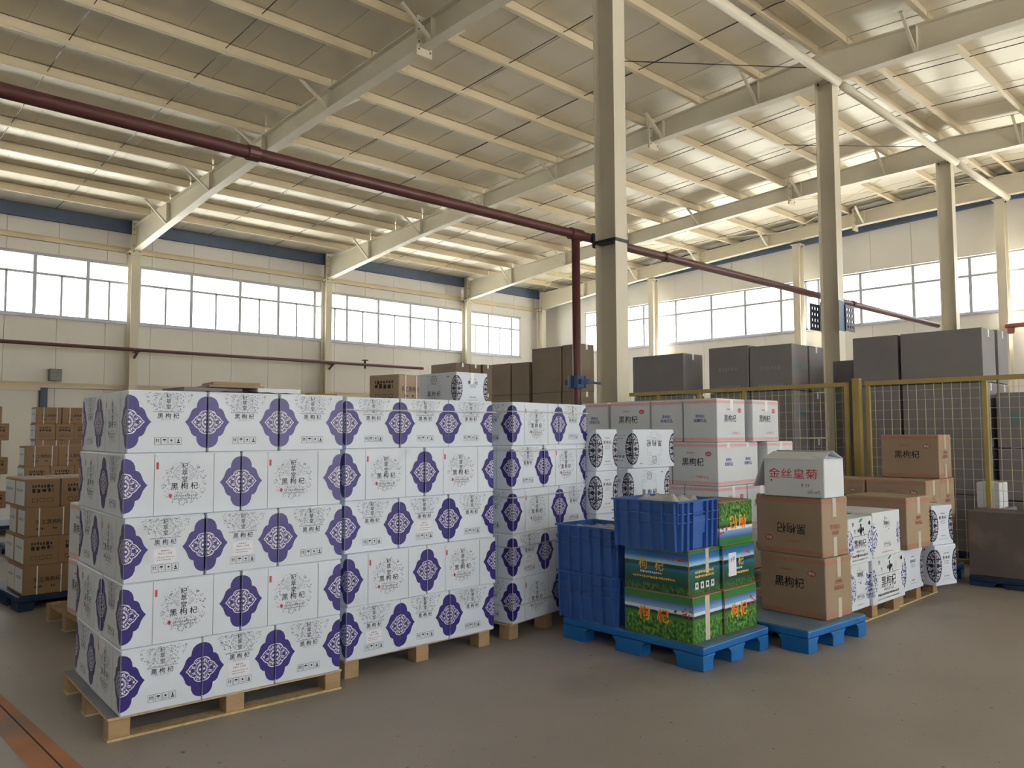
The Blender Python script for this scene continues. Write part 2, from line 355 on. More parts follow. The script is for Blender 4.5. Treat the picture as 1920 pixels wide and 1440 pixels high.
# right and back walls (behind the camera)
wr = root_struct('wall_right')
wall_run(wr, [XB-.2, -1, DR[0]], YR-.08, YR, 0, ZS-.02); wall_run(wr, [DR[1], 12, XG+.1], YR-.08, YR, 0, ZS-.02)
wall_run(wr, [DR[0], DR[1]], YR-.08, YR, DR[2], ZS-.02); wall_run(wr, [XB-.2, 2, 12, XG+.1], YR-.08, YR, ZT+.02, 7.75)
window('window_9', 'x', YR-.06, [-3, 1, 5, 9, 13, 17, 21], (XB, XG), ZS, ZT, 5.66, False)
wb = root_struct('wall_back')
wall_run(wb, [YR-.1, 0, 11, YL+.1], XB-.08, XB, 0, GS-.02, 'y'); wall_run(wb, [YR-.1, 0, 11, YL+.1], XB-.08, XB, GT+.02, 8.6, 'y')
wall_run(wb, [YR-.1, 0, 11, YL+.1], XB-.08, XB, GS-.02, GT+.02, 'y')
# side door in the left wall, behind the brown stacks
d = root_struct('door_1')
part('door_leaf', MB().box(2.2, YL-.06, 0, 5.2, YL-.01, 2.62), WALLP, d, bevel=.01)
part('door_post', MB().box(5.24, YL-.14, 0, 5.40, YL-.01, 2.7), BAND, d)
part('door_rail', MB().box(2.0, YL-.12, 2.62, 5.24, YL-.01, 2.7), PURL, d)
# roof
ce = root_struct('ceiling')
def sheet(x0, x1, side):
    y0, y1 = (YC, YL+.25) if side > 0 else (YC, YR-.25)
    za, zb = zr(y0)+PD+.004, zr(y1)+PD+.004
    mb = MB(); pts = [(x0, y0, za), (x1, y0, za), (x1, y1, zb), (x0, y1, zb)]
    if side < 0: pts = [pts[1], pts[0], pts[3], pts[2]]
    mb.hexa(pts, [(p[0], p[1], p[2]+.04) for p in pts])
    mb.hexa([(p[0] if i in (0, 3) else pts[0][0]+(.03 if pts[1][0] > pts[0][0] else -.03), p[1], p[2]-.008) for i, p in enumerate(pts)], [(p[0] if i in (0, 3) else pts[0][0]+(.03 if pts[1][0] > pts[0][0] else -.03), p[1], p[2]) for i, p in enumerate(pts)])
    part('roof_sheet', mb, DECK, ce)
for s in (1, -1):
    for i in range(32): sheet(-6.9+i*.97, -6.9+(i+1)*.97, s)
PY = [21.6-1.3*k for k in range(12)] + [6.15] + [5.65, 4.35, 3.05, 1.75, .45, -.85, -2.15, -3.45]
def purlin_mesh(L):
    mb = MB(); h = PD
    g = .015; mb.box(g, -.004, 0, L-g, .004, h); mb.box(g, -.07, 0, L-g, .004, .006); mb.box(g, -.004, h-.006, L-g, .07, h); mb.box(g, -.07, 0, L-g, -.064, .022); mb.box(g, .064, h-.022, L-g, .07, h)
    return mb.mesh('purlin', PURL)
pm6, pmE = purlin_mesh(6.0), purlin_mesh(XG-19.39)
for x in FR[1:]:
    for y in PY:
        if x < 1 and y < 0: continue
        obj('purlin', pmE if x > 19 else pm6, ce, (x, y, zr(y)))
for x in FR[1:]:
    L = 6.0 if x < 19 else XG-19.39
    for k in (1/3, 2/3):
        ys = sorted(PY); part('sag_rod', MB().tube([(x+L*k, y, zr(y)+.1) for y in (-3.4, YC, 22.7)], .008, 5), DARKM, ce)
def rod(name, p0, p1, r=.009, m=PURL): part(name, MB().tube([p0, p1], r, 5), m, ce)
for a, b in ((19.5, 23.2), (23.2, 19.5)):
    for y0, y1 in ((22.6, 17.5), (17.2, 11.9), (11.6, 6.2)): rod('brace_rod', (a, y0, zr(y0)-.05), (b, y1, zr(y1)-.05))
rod('brace_rod', (13.5, 6.3, 8.0), (10.6, 8.6, zr(8.6)+.02), m=DARKM); rod('brace_rod', (19.3, 6.3, 8.0), (16.6, 8.6, zr(8.6)+.02), m=DARKM)
UND = [(22.68, 6.53), (20.5, 6.76), (18.0, 7.02), (15.4, 7.21), (12.9, 7.37), (9.7, 7.53), (8.4, 7.57), (YC, 7.60)]
zu = lambda y: next(z0+(z1-z0)*(y-y0)/(y1-y0) for (y0, z0), (y1, z1) in zip(UND[:-1], UND[1:]) if y1-1e-6 <= y <= y0+1e-6)
def rafter(x, label, ends=True):
    t = thing('roof_rafter', label, 'roof beam', (x, YC, 0), 0, None)
    web, bf, tf = MB(), MB(), MB(); F = .1
    pts = [(y-YC, z) for y, z in UND]; pts = [(-y, z) for y, z in pts[:-1]] + pts[::-1]
    pts = sorted(set(pts))
    top = lambda y: 8.12-abs(y)*SL
    for (y0, z0), (y1, z1) in zip(pts[:-1], pts[1:]):
        q = lambda y, z, w: [(-w, y, z)]
        web.hexa([(-.005, y0, z0), (.005, y0, z0), (.005, y1, z1), (-.005, y1, z1)], [(-.005, y0, top(y0)), (.005, y0, top(y0)), (.005, y1, top(y1)), (-.005, y1, top(y1))])
        bf.hexa([(-F, y0, z0-.006), (F, y0, z0-.006), (F, y1, z1-.006), (-F, y1, z1-.006)], [(-F, y0, z0+.008), (F, y0, z0+.008), (F, y1, z1+.008), (-F, y1, z1+.008)])
        tf.hexa([(-F, y0, top(y0)-.014), (F, y0, top(y0)-.014), (F, y1, top(y1)-.014), (-F, y1, top(y1)-.014)], [(-F, y0, top(y0)), (F, y0, top(y0)), (F, y1, top(y1)), (-F, y1, top(y1))])
    part('web', web, STEEL, t); part('bottom_flange', bf, STEEL, t); part('top_flange', tf, STEEL, t)
    for s in (1, -1):
        part('end_plate', MB().box(-.11, s*(22.68-YC)-.012, 6.42, .11, s*(22.68-YC)+.012, 7.3), STEEL, t)
        sy = 9.75-YC
        sp = part('splice_plate', MB().box(-.15, s*sy-.024, zu(9.75)-.13, .15, s*sy+.024, zr(9.75)+.12), STEEL, t)
        bo = MB()
        for z in (zu(9.75)-.04, zu(9.75)+.08, zr(9.75)-.1, zr(9.75)+.03):
            for xx in (-.11, .11): bo.tube([(xx, s*sy-.035, z), (xx, s*sy+.035, z)], .014, 6)
        part('bolts', bo, DARKM, sp)
        for y in (20.3, 17.7, 15.1, 12.5, 9.9-.45, 7.3):
            part('stiffener', MB().box(-.09, s*(y-YC)-.005, zu(y), .09, s*(y-YC)+.005, zr(y)), STEEL, t)
            for e in (-1, 1):
                if e > 0 and x > 23: continue
                part('fly_brace', MB().beam((e*.07, s*(y-YC)+.03, zu(y)+.03), (e*.62, s*(y-YC)+.03, zr(y)+.02), .045, .045), STEEL, t)
    return t
rafter(FR[1], 'cream steel roof beam behind the camera, out of the picture')
rafter(FR[2], 'cream steel roof beam over the camera, out of the picture')
rafter(FR[3], 'cream steel roof beam at upper left, nearest of the sloping rafters in view')
rafter(FR[4], 'cream steel roof beam crossing behind the big front column, second rafter from the left')
rafter(FR[5], 'cream steel roof beam third from the left, resting on the third inner column')
rafter(XD, 'cream steel roof beam along the far gable wall, above the gable windows')
def column(x, y, z1, label, axis='y', fl=.11, dp=.15, base=True):
    """H section: web in the frame plane, two flanges"""
    t = thing('steel_column', label, 'column', (x, y, 0), 0 if axis == 'y' else pi/2)
    part('web', MB().box(-.005, -dp, 0, .005, dp, z1), STEEL, t)
    for s in (-1, 1): part('flange', MB().box(-fl, s*dp-.006, 0, fl, s*dp+.006, z1), STEEL, t)
    part('base_plate', MB().box(-.18, -.19, 0, .18, .19, .02), STEEL, t)
    cp = part('cap_plate', MB().box(-.16, -dp-.03, z1, .16, dp+.03, z1+.02), STEEL, t)
    bo = MB()
    for xx in (-.09, .09):
        for yy in (-dp+.05, dp-.05): bo.tube([(xx, yy, z1-.05), (xx, yy, z1+.05)], .014, 6)
    part('bolts', bo, DARKM, cp)
    return t
lab = {7.39: 'cream steel column on the left window wall, leftmost, rising behind the nearest carton stack',
       13.39: 'cream steel column on the left window wall, second from the left', 19.39: 'cream steel column on the left window wall, third from the left',
       1.39: 'cream steel column on the left window wall, out of the picture'}
for x in (1.39, 7.39, 13.39, 19.39):
    t = column(x, 22.86, 6.5, lab[x]); part('end_plate', MB().box(-.13, -.2, 6.4, .13, -.17, 7.35), STEEL, t); part('web_head', MB().box(-.005, -.17, 6.5, .005, .17, 7.4), STEEL, t)
    bo = MB()
    for z in (6.5, 6.65, 6.95, 7.1, 7.25):
        for xx in (-.08, .08): bo.tube([(xx, -.215, z), (xx, -.165, z)], .016, 6)
    part('bolts', bo, DARKM, t)
column(XD, 22.7, 6.5, 'cream steel column in the far left corner of the hall')
c1 = column(7.39, YC+.12, 7.58, 'big cream steel column in the middle of the picture, nearest to the camera')
c2 = column(13.35, YC+.12, 7.58, 'inner cream steel column carrying two perforated black plates')
c3 = column(19.39, YC+.15, 7.58, 'inner cream steel column behind the big carton stack, third of its row')
column(XD+.1, 6.0, 7.5, 'cream column on the far gable wall near the right edge of the picture', 'x')
column(XD+.1, 11.6, 7.3, 'cream gable wall column just left of the plate carrying column', 'x')
column(XD+.1, 17.15, 7.0, 'cream gable wall column just right of the big front column', 'x')
part('pipe_clamp', MB().box(-.125, -.165, 3.76, .125, .165, 3.80).box(-.15, .157, 3.72, .15, .17, 3.9), DARKM, c1)
for nm, y, x0 in (('perforated_plate', .165, -.46), ('perforated_plate', -.17, .14)):
    mb = MB(); w, h = .30, .40; z0 = 3.24
    for i in range(4): mb.box(x0+i*w/3-.028, y-.008, z0, x0+i*w/3+.028, y+.008, z0+h)
    for j in range(5): mb.box(x0-.028, y-.0075, z0+j*h/4-.026, x0+w+.028, y+.0075, z0+j*h/4+.026)
    part(nm, mb, DARKM, c2)
part('clamp_band', MB().box(-.115, -.162, 3.2, .115, -.156, 3.72).box(-.115, .156, 3.2, .115, .162, 3.72), VALVE, c2)
# ridge tie tubes
for x0, x1, lb in ((1.5, 13.28, 'round cream tie tube under the ridge, ending on the plate carrying column'), (13.5, 19.28, 'round cream tie tube under the ridge between second and third inner column'), (19.5, 23.2, 'short round cream tie tube under the ridge, reaching the gable wall')):
    tag(part('tie_tube', MB().tube([(x0, 5.78, 7.5), (x1, 5.78, 7.5)], .075, 14), STEEL, smooth=True), lb, 'tube')
# pipes
t = thing('fire_pipe', 'long dark red pipe crossing the hall under the roof past the inner columns', 'pipe', (0, 6.26, 3.86))
part('pipe_run', MB().tube([(-6, 0, 0), (19.2, 0, 0)], .055, 14), REDP, t, smooth=True)
for x in (2.9, 8.8, 14.7): part('coupling', MB().tube([(x, 0, 0), (x+.1, 0, 0)], .066, 14), REDP, t)
t2 = thing('drop_pipe', 'dark red vertical pipe with a blue valve, beside the big front column', 'pipe', (0.12, 6.26, 3.80))
part('pipe_run', MB().tube([(6.9, 0, -.002), (6.9, 0, -3.80)], .05, 14), REDP, t2, smooth=True)
part('tee', MB().tube([(6.92, 0, 0), (7.12, 0, 0)], .07, 14), REDP, t)
v = part('valve', MB().tube([(6.9, 0, -1.78), (6.9, 0, -1.64)], .11, 16).box(6.83, -.13, -1.74, 6.97, .13, -1.68), VALVE, t2)
part('valve_lever', MB().beam((6.93, -.1, -1.71), (7.07, -.22, -1.73), .04, .025), VALVE, v)
t = thing('wall_pipe', 'thin faded red pipe running along the left wall below the windows', 'pipe', (0, 22.42, 3.77))
part('pipe_run', MB().tube([(-6, 0, 0), (17.0, 0, 0)], .05, 12), REDP, t, smooth=True)
for x in (1.39, 7.39, 13.39):
    part('bracket', MB().beam((x, 0, -.06), (x, .25, -.2), .05, .05).box(x-.05, -.07, -.065, x+.05, .26, -.05), REDP, t)
part('valve', MB().tube([(14.6, 0, -.13), (14.6, 0, .13)], .035, 8).tube([(14.6, 0, .13), (14.6, 0, .16)], .11, 12), DARKM, t)
t = thing('gable_pipe', 'pipe tinted pink for light, running across the far gable wall at the right edge', 'pipe', (XD-.3, 0, 3.6))
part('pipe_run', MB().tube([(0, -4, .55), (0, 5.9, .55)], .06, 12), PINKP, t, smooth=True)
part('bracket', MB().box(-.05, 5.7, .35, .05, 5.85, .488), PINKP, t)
t = thing('junction_box', 'small grey metal box fixed high on the left wall', 'box', (5.56, YL-.12, 2.88))
part('housing', MB().box(-.14, -.1, 0, .14, .11, .31), mat('grey_box_paint', srgb(128, 130, 128), .5), t, bevel=.008)
part('door', MB().box(-.125, -.11, .015, .125, -.1, .295), MAT['grey_box_paint'], t)
# painted floor line
t = thing('floor_line', 'worn orange painted line on the floor at lower left', 'floor line')
part('paint', MB().quad([(.955, 2.2, .002), (1.165, 2.2, .002), (1.13, 4.0, .002), (1.087, 5.46, .002), (.90, 5.46, .002), (.955, 4.1, .002)]) is None or (lambda b: (b.quad([(.955, 2.2, .002), (1.165, 2.2, .002), (1.13, 4.0, .002), (.955, 4.1, .002)]), b.quad([(.955, 4.1, .002), (1.13, 4.0, .002), (1.087, 5.46, .002), (.93, 5.46, .002)]), b)[-1])(MB()), ORL, t)
part('floor_joint', MB().tube([(1.075, 2.2, .0), (1.06, 4.07, .0), (1.043, 5.23, .0), (1.0, 7, .0)], .005, 5), CRACK, t)
# ------------------------------------------------------------------ cartons: shapes and prints
class Face:
    """a flat side of a carton: origin, right and up directions, outward normal, width, height"""
    def __init__(s, o, u, v, n, w, h, flip=False):
        s.o, s.u, s.v, s.n, s.w, s.h = Vector(o), Vector(u), Vector(v), Vector(n), w, h
        if flip: s.o = s.o + s.u*w + s.v*h; s.u = -s.u; s.v = -s.v
    def p(s, u, v, d): return s.o + s.u*u + s.v*v + s.n*d
def faces(L, W, H, flip=False):
    return (Face((0, 0, 0), (1, 0, 0), (0, 0, 1), (0, -1, 0), L, H, flip), Face((0, W, 0), (0, -1, 0), (0, 0, 1), (-1, 0, 0), W, H, flip))
D0 = .0012
def poly(mb, f, pts, mi=0, d=D0): mb.quad([f.p(u, v, d) for u, v in pts], mi)
def rect(mb, f, u0, v0, u1, v1, mi=0, d=D0): poly(mb, f, [(u0, v0), (u1, v0), (u1, v1), (u0, v1)], mi, d)
def txt(mb, f, s, cu, cv, h, mi=0, bold=.0, d=D0, vertical=False, sx=1.0):
    vs, fs, w = text(s, 0, vertical)
    for k, (ou, ov) in enumerate(((-.6, .3), (.6, -.3)) if bold else ((0, 0),)):     # heavier strokes: printed twice, slightly shifted
        b = len(mb.v); mb.v += [tuple(f.p(cu+(x+ou*bold)*h*sx, cv+(y+ov*bold)*h, d+k*.00012)) for x, y in vs]
        for q in fs: mb.f.append(tuple(b+i for i in q)); mb.m.append(mi)
def stroke(mb, f, pts, w, mi=0, d=D0):
    for (a, b), (c, e) in zip(pts[:-1], pts[1:]):
        dx, dy = c-a, e-b; l = math.hypot(dx, dy) or 1; nx, ny = -dy/l*w/2, dx/l*w/2
        poly(mb, f, [(a-nx, b-ny), (c-nx, e-ny), (c+nx, e+ny), (a+nx, b+ny)], mi, d)
def leaf(mb, f, u, v, l, w, a, mi=0, d=D0):
    c, s = cos(a), sin(a)
    poly(mb, f, [(u+c*l/2, v+s*l/2), (u-s*w/2, v+c*w/2), (u-c*l/2, v-s*l/2), (u+s*w/2, v-c*w/2)], mi, d)
def ell(mb, f, cu, cv, ru, rv, mi=0, d=D0, n=20): poly(mb, f, [(cu+ru*cos(2*pi*i/n), cv+rv*sin(2*pi*i/n)) for i in range(n)], mi, d)
def curl(f, cu, cv, r, a0, turns, sgn, shrink=.2, n=9): return [(cu+r*(1-(1-shrink)*i/n)*cos(a0+sgn*turns*2*pi*i/n), cv+r*(1-(1-shrink)*i/n)*sin(a0+sgn*turns*2*pi*i/n)) for i in range(n+1)]
ORN = [(0, 1), (.12, .985), (.25, .945), (.37, .86), (.45, .72), (.475, .555), (.60, .525), (.70, .44), (.755, .32), (.81, .2), (.90, .09), (1, 0)]
RNG = [(0, .44), (.10, .435), (.22, .41), (.31, .34), (.35, .25), (.44, .225), (.53, .16), (.60, .07), (.70, 0)]
def emblem(mb, f, right):
    """half of the scalloped purple emblem that wraps round a carton edge; slot 0 purple, slot 1 white"""
    hv = .43*f.h; cv = .5*f.h; hw = .112*f.h/.322; s = -1 if right else 1; e = f.w-.002 if right else .002
    def q(x, y): return (e+s*x*hw, cv+y*hv)
    out = [q(x, y) for x, y in ORN] + [q(x, -y) for x, y in ORN[-2::-1]]
    poly(mb, f, out if right else out[::-1], 0)
    rg = [q(x, y) for x, y in RNG] + [q(x, -y) for x, y in RNG[-2::-1]]
    stroke(mb, f, rg, .0042, 1, D0*1.6)
    for k in range(-5, 6):
        a = k*.27
        for r0, l, w in ((.20, .10, .045), (.38, .13, .05)):
            x, y = r0*cos(a), r0*sin(a)*.9
            if r0 > .3 and abs(k) in (1, 3, 5) or r0 < .3:
                if x < .62: leaf(mb, f, *q(x, y), l*hw*1.35, w*hw*1.1, (a if s > 0 else pi-a), 1, D0*1.6)
    for k in range(-8, 9):
        a = k*.185; x, y = .30*cos(a), .30*sin(a)*.95
        leaf(mb, f, *q(x, y), .085*hw, .03*hw, (a if s > 0 else pi-a), 1, D0*1.6)
        if abs(k) < 4: leaf(mb, f, *q(.50*cos(a*.9), .5*sin(a*.9)*.7), .075*hw, .028*hw, (a if s > 0 else pi-a), 1, D0*1.6)
    for x, y, r in ((.06, .33, .032), (.06, -.33, .032), (.06, 0, .05), (.54, 0, .045), (.16, .27, .03), (.16, -.27, .03), (.07, .2, .028), (.07, -.2, .028)):
        ell(mb, f, *q(x, y), r*hw, r*hw*1.2, 1, D0*1.6, 8)
    for sg in (1, -1):
        stroke(mb, f, curl(f, *q(.18, .33*sg), .085*hw, 0, .9, sg*s, .3, 7), .0028, 1, D0*1.6)
        stroke(mb, f, curl(f, *q(.36, .13*sg), .07*hw, 2, .9, -sg*s, .3, 7), .0028, 1, D0*1.6)
def medallion(mb, f, cu, cv, a, b, rnd):
    """scroll-work lozenge behind the three upright characters"""
    for s in (1, -1):
        stroke(mb, f, [(cu+s*a*x, cv+b*y) for x, y in ((.32, .95), (.62, .8), (.72, .5), (.95, .25), (1, 0), (.95, -.25), (.72, -.5), (.62, -.8), (.32, -.95))], .0016)
        for y in (.55, .1, -.35, -.7): stroke(mb, f, curl(f, cu+s*a*.5, cv+b*y, a*.16, rnd.random()*6, 1, s, .2, 7), .0013)
        for y in (.3, -.15, -.5): stroke(mb, f, curl(f, cu+s*a*.76, cv+b*y, a*.12, rnd.random()*6, 1, -s, .2, 6), .0013)
    txt(mb, f, '杞萃堂', cu, cv, a*.56, 1, .012, D0*1.5, True)
def icons(mb, f, cu, cv, s):
    for i in range(4):
        u = cu+(i-1.5)*s*1.12
        stroke(mb, f, [(u-s*.46, cv-s*.6), (u+s*.46, cv-s*.6), (u+s*.46, cv+s*.6), (u-s*.46, cv+s*.6), (u-s*.46, cv-s*.6)], .0014)
        if i == 0:
            for e in (-.16, .16): rect(mb, f, u+e*s-.05*s, cv-.2*s, u+e*s+.05*s, cv+.22*s); poly(mb, f, [(u+e*s-.13*s, cv+.18*s), (u+e*s+.13*s, cv+.18*s), (u+e*s, cv+.4*s)])
        if i == 1: poly(mb, f, [(u-.3*s, cv+.12*s), (u+.3*s, cv+.12*s), (u+.18*s, cv+.36*s), (u-.18*s, cv+.36*s)]); rect(mb, f, u-.03*s, cv-.3*s, u+.03*s, cv+.12*s)
        if i == 2: ell(mb, f, u, cv+.12*s, .17*s, .17*s, 0, D0, 10); rect(mb, f, u-.25*s, cv-.32*s, u+.25*s, cv-.26*s)
        if i == 3: ell(mb, f, u, cv+.28*s, .1*s, .1*s, 0, D0, 8); rect(mb, f, u-.14*s, cv-.1*s, u+.14*s, cv+.16*s); rect(mb, f, u-.25*s, cv-.36*s, u+.25*s, cv-.16*s)
def tiny(mb, f, u0, u1, v, h, rnd, mi=0):
    u = u0
    while u < u1:
        w = h*rnd.uniform(.35, .8); rect(mb, f, u, v-h/2*rnd.uniform(.5, 1), min(u+w, u1), v+h/2*rnd.uniform(.5, 1), mi); u += w+h*.35
class Design:
    def __init__(s): s.p = {}
    def g(s, name, mats):
        if name not in s.p: s.p[name] = (MB(), mats)
        return s.p[name][0]
    def new(s, name, mats): return s.g(name+'#'*sum(k.split('#')[0] == name for k in s.p), mats)
def purple_long(D, f, rnd, seam=True):
    for rr in (False, True): emblem(D.new('emblem_print', [PURPLE, WINK]), f, rr)
    g = D.g('pattern_print', [GREY, BLACK]); cu, cv, r = f.w*.5, f.h*.515, f.h*.36
    n = 0
    while n < 190:
        a, q = rnd.uniform(0, 2*pi), r*math.sqrt(rnd.uniform(.05, 1)); u, v = q*cos(a), q*sin(a)
        if (abs(u) < r*.62 and -.42*r < v < .12*r) or (abs(u) < r*.5 and .1*r < v < .86*r): continue
        leaf(g, f, cu+u, cv+v, rnd.uniform(.006, .012), rnd.uniform(.003, .006), rnd.uniform(0, pi)); n += 1
    medallion(g, f, cu, cv+.47*r, r*.5, r*.37, rnd)
    b = D.g('lettering', [BLACK, RED, GREY]); txt(b, f, '黑 枸 杞', cu, cv-.14*r, .037*f.h/.322, 0, .02)
    txt(b, f, 'H E I G O U Q I', cu, cv-.41*r, .012, 2); tiny(b, f, cu-.46*r, cu+.55*r, cv-.58*r, .011, rnd, 2); tiny(b, f, cu-.46*r, cu+.45*r, cv-.71*r, .008, rnd, 2)
    ell(b, f, cu-.62*r, cv-.55*r, .0085, .011, 1, D0, 10)
    u = f.w*.27; rect(b, f, u-.006, f.h*.75, u+.006, f.h*.86, 1)
    if seam:
        for u in (f.w*.245, f.w*.755): rect(D.new('flap_crease', [GREY]), f, u-.0018, .002, u+.0018, f.h-.002, 0, .0006)
def purple_short(D, f, rnd, label=False):
    for rr in (False, True): emblem(D.new('emblem_print', [PURPLE, WINK]), f, rr)
    g = D.g('pattern_print', [GREY, BLACK]); cu = f.w*.5; n = 0; top = f.h-.004
    while n < 150:
        u, v = rnd.uniform(-1, 1), rnd.uniform(0, 1)
        if abs(u) > 1-.55*v*v or (abs(u) < .3 and .12 < v < .9): continue
        leaf(g, f, cu+u*.31*f.w, top-v*.30*f.h-.004, rnd.uniform(.005, .011), rnd.uniform(.003, .0055), rnd.uniform(0, pi)); n += 1
    medallion(g, f, cu, f.h*.835, .046, .042, rnd)
    b = D.g('lettering', [BLACK, RED, GREY]); tiny(b, f, cu-.075, cu+.075, f.h*.665, .008, rnd, 2)
    txt(b, f, '黑 枸 杞', cu, f.h*.60, .029*f.h/.322, 0, .018); txt(b, f, 'H E I G O U Q I', cu, f.h*.535, .009, 2)
    icons(D.g('handling_marks', [BLACK]), f, cu, f.h*.19, .031)
    if label:
        l = D.g('shipping_label', [WINK, GREY]); rect(l, f, cu-.055, f.h*.27, cu+.055, f.h*.5, 0, .0009)
        txt(l, f, 'NO.104', cu, f.h*.42, .014, 1, .02); tiny(l, f, cu-.02, cu+.02, f.h*.465, .009, rnd, 1); tiny(l, f, cu-.04, cu+.045, f.h*.36, .006, rnd, 1); tiny(l, f, cu-.04, cu+.03, f.h*.32, .006, rnd, 1)
def oval(mb, f, right, rw, ru, cv, rv):
    """half of the dark baroque oval that wraps round a carton edge: slot 0 dark, slot 1 white scrolls"""
    s = -1 if right else 1; e = f.w-.002 if right else .002; n = 26
    out = []
    for i in range(n+1):
        a = pi/2-pi*i/n; k = 1+.035*(i % 2); out.append((e+s*ru*k*max(0, cos(a)), cv+rv*k*sin(a)))
    poly(mb, f, out if right else out[::-1], 0)
    q = lambda x, y: (e+s*x*ru, cv+y*rv)
    w = ru*.07; d = D0*1.6
    for sg in (1, -1):
        for x, y, r, a in ((.22, .16, .13, 0), (.70, .28, .11, 1), (.52, .66, .11, 2), (.24, .76, .12, 3), (.66, .12, .09, 4)): stroke(mb, f, curl(f, *q(x, y*sg), ru*r, a, .9, s*sg, .3, 7), w*.8, 1, d)
    for sg in (1, -1):
        stroke(mb, f, curl(f, *q(.48, .22*sg), ru*.2, pi/2*sg, 1.15, -sg*s, .25), w, 1, d)
        stroke(mb, f, curl(f, *q(.30, .52*sg), ru*.17, 0, 1.1, sg*s, .25), w, 1, d)
        stroke(mb, f, curl(f, *q(.62, .50*sg), ru*.12, 2, 1.0, -sg*s, .25), w*.9, 1, d)
        stroke(mb, f, [q(.14, .02*sg), q(.16, .35*sg), q(.28, .36*sg)], w*.9, 1, d)
        stroke(mb, f, [q(.72, .06*sg), q(.80, .2*sg), q(.74, .34*sg)], w*.9, 1, d)
        for k in range(7):
            a = .12+k*.235; x, y = .88*cos(a), .86*sin(a)
            leaf(mb, f, *q(x, y*sg), ru*.2, ru*.085, s*sg*a if s > 0 else pi-sg*a, 1, d)
            a += .11; x, y = .72*cos(a), .74*sin(a)
            if k > 2: leaf(mb, f, *q(x, y*sg), ru*.15, ru*.07, (sg*a+1.2) if s > 0 else pi-sg*a-1.2, 1, d)
        leaf(mb, f, *q(.1, .68*sg), ru*.22, ru*.09, pi/2, 1, d); leaf(mb, f, *q(.1, .88*sg), ru*.14, ru*.07, pi/2, 1, d)
    leaf(mb, f, *q(.85, 0), ru*.2, ru*.1, 0, 1, d)
def oval_short(D, f, rnd):
    ru, rv = f.h*.235, f.h*.40
    oval(D.new('oval_print', [NAVY, WINK]), f, False, 0, ru, f.h*.5, rv); oval(D.new('oval_print', [NAVY, WINK]), f, True, 0, ru*.75, f.h*.5, rv)
    b = D.g('lettering', [BLACK, GREY]); cu = f.w*.52; txt(b, f, '黑 枸 杞', cu, f.h*.69, .028, 0, .03)
    for v, h in ((.8, .012), (.60, .008), (.55, .008), (.23, .014)): tiny(b, f, cu-.035, cu+.035, f.h*v, h, rnd, 1)
    tiny(b, f, cu-.06, cu+.06, f.h*.15, .005, rnd, 1)
def oval_long(D, f, rnd):
    ru, rv = f.h*.235, f.h*.40
    oval(D.new('oval_print', [NAVY, WINK]), f, False, 0, ru, f.h*.5, rv); oval(D.new('oval_print', [NAVY, WINK]), f, True, 0, ru, f.h*.5, rv)
    g = D.g('pattern_print', [GREY, NAVY]); cu, cv = f.w*.5, f.h*.5
    for s in (1, -1):
        for sg in (1, -1):
            for x, y, r in ((.075, .1, .028), (.04, .12, .018), (.09, .05, .022), (.055, .055, .018), (.03, .075, .014), (.1, .015, .016)):
                stroke(g, f, curl(f, cu+s*x*f.h/.335, cv+sg*y*f.h/.335, r*f.h/.335, 1+x*30, 1.1, s*sg, .2, 8), .0016)
        stroke(g, f, [(cu+s*.02, f.h*.93), (cu+s*.06, f.h*.92), (cu+s*.09, f.h*.94)], .002); stroke(g, f, [(cu+s*.01, f.h*.06), (cu+s*.06, f.h*.08)], .002)
    for i in range(22):
        a = 2*pi*i/22; leaf(g, f, cu+.034*cos(a), f.h*.80+.034*sin(a), .014, .006, a, 1)
    stroke(g, f, curl(f, cu, f.h*.8, .022, 0, 1.8, 1, .2, 14), .003, 1)
    b = D.g('lettering', [BLACK, GREY]); txt(b, f, '黑 枸 杞', cu, f.h*.36, .058*f.h/.335, 0, .012); tiny(b, f, cu-.03, cu+.03, f.h*.22, .008, rnd, 1)
    ell(b, f, f.w*.82, f.h*.88, .007, .006); rect(b, f, f.w*.76, f.h*.878, f.w*.81, f.h*.882)
def goji_long(D, f, bands, ink_, seal, rnd, tag_=None, sub=True, ts=.078):
    for v0, v1 in ((.90, .965), (.03, .10)): rect(D.new('band_print', [bands]), f, .003, f.h*v0, f.w-.003, f.h*v1)
    l = D.new('lettering', [ink_, seal]); txt(l, f, '黑枸杞', f.w*.46, f.h*.55, ts, 0, .02)
    if seal:
        ell(l, f, f.w*.80, f.h*.74, .034, .022, 1); ls = D.g('seal_lettering', [WHITEP]); txt(ls, f, '精品', f.w*.80, f.h*.74, .022, 0, .01, D0*1.8)
    txt(l, f, '青海黑枸杞', f.w*.42, f.h*.76, .018, 1, .005)
    if sub: txt(l, f, '—— 花青素之王', f.w*.6, f.h*.2, .026, 1, .0)
def goji_short(D, f, bands, ink_, seal, rnd):
    for v0, v1 in ((.90, .965), (.03, .10)): rect(D.new('band_print', [bands]), f, .003, f.h*v0, f.w-.003, f.h*v1)
    l = D.new('lettering', [ink_, seal]); txt(l, f, '黑枸杞', f.w*.5, f.h*.60, .032, 0, .02); txt(l, f, '琉璃珍品', f.w*.5, f.h*.50, .034, 0, .02)
def taped(D, f, u=.5, w=.052, l=.11, mt=None, bottom=False):
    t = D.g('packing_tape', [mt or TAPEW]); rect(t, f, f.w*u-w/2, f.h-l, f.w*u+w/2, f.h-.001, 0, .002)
    if bottom: rect(t, f, f.w*u-w/2, .002, f.w*u+w/2, l, 0, .002)
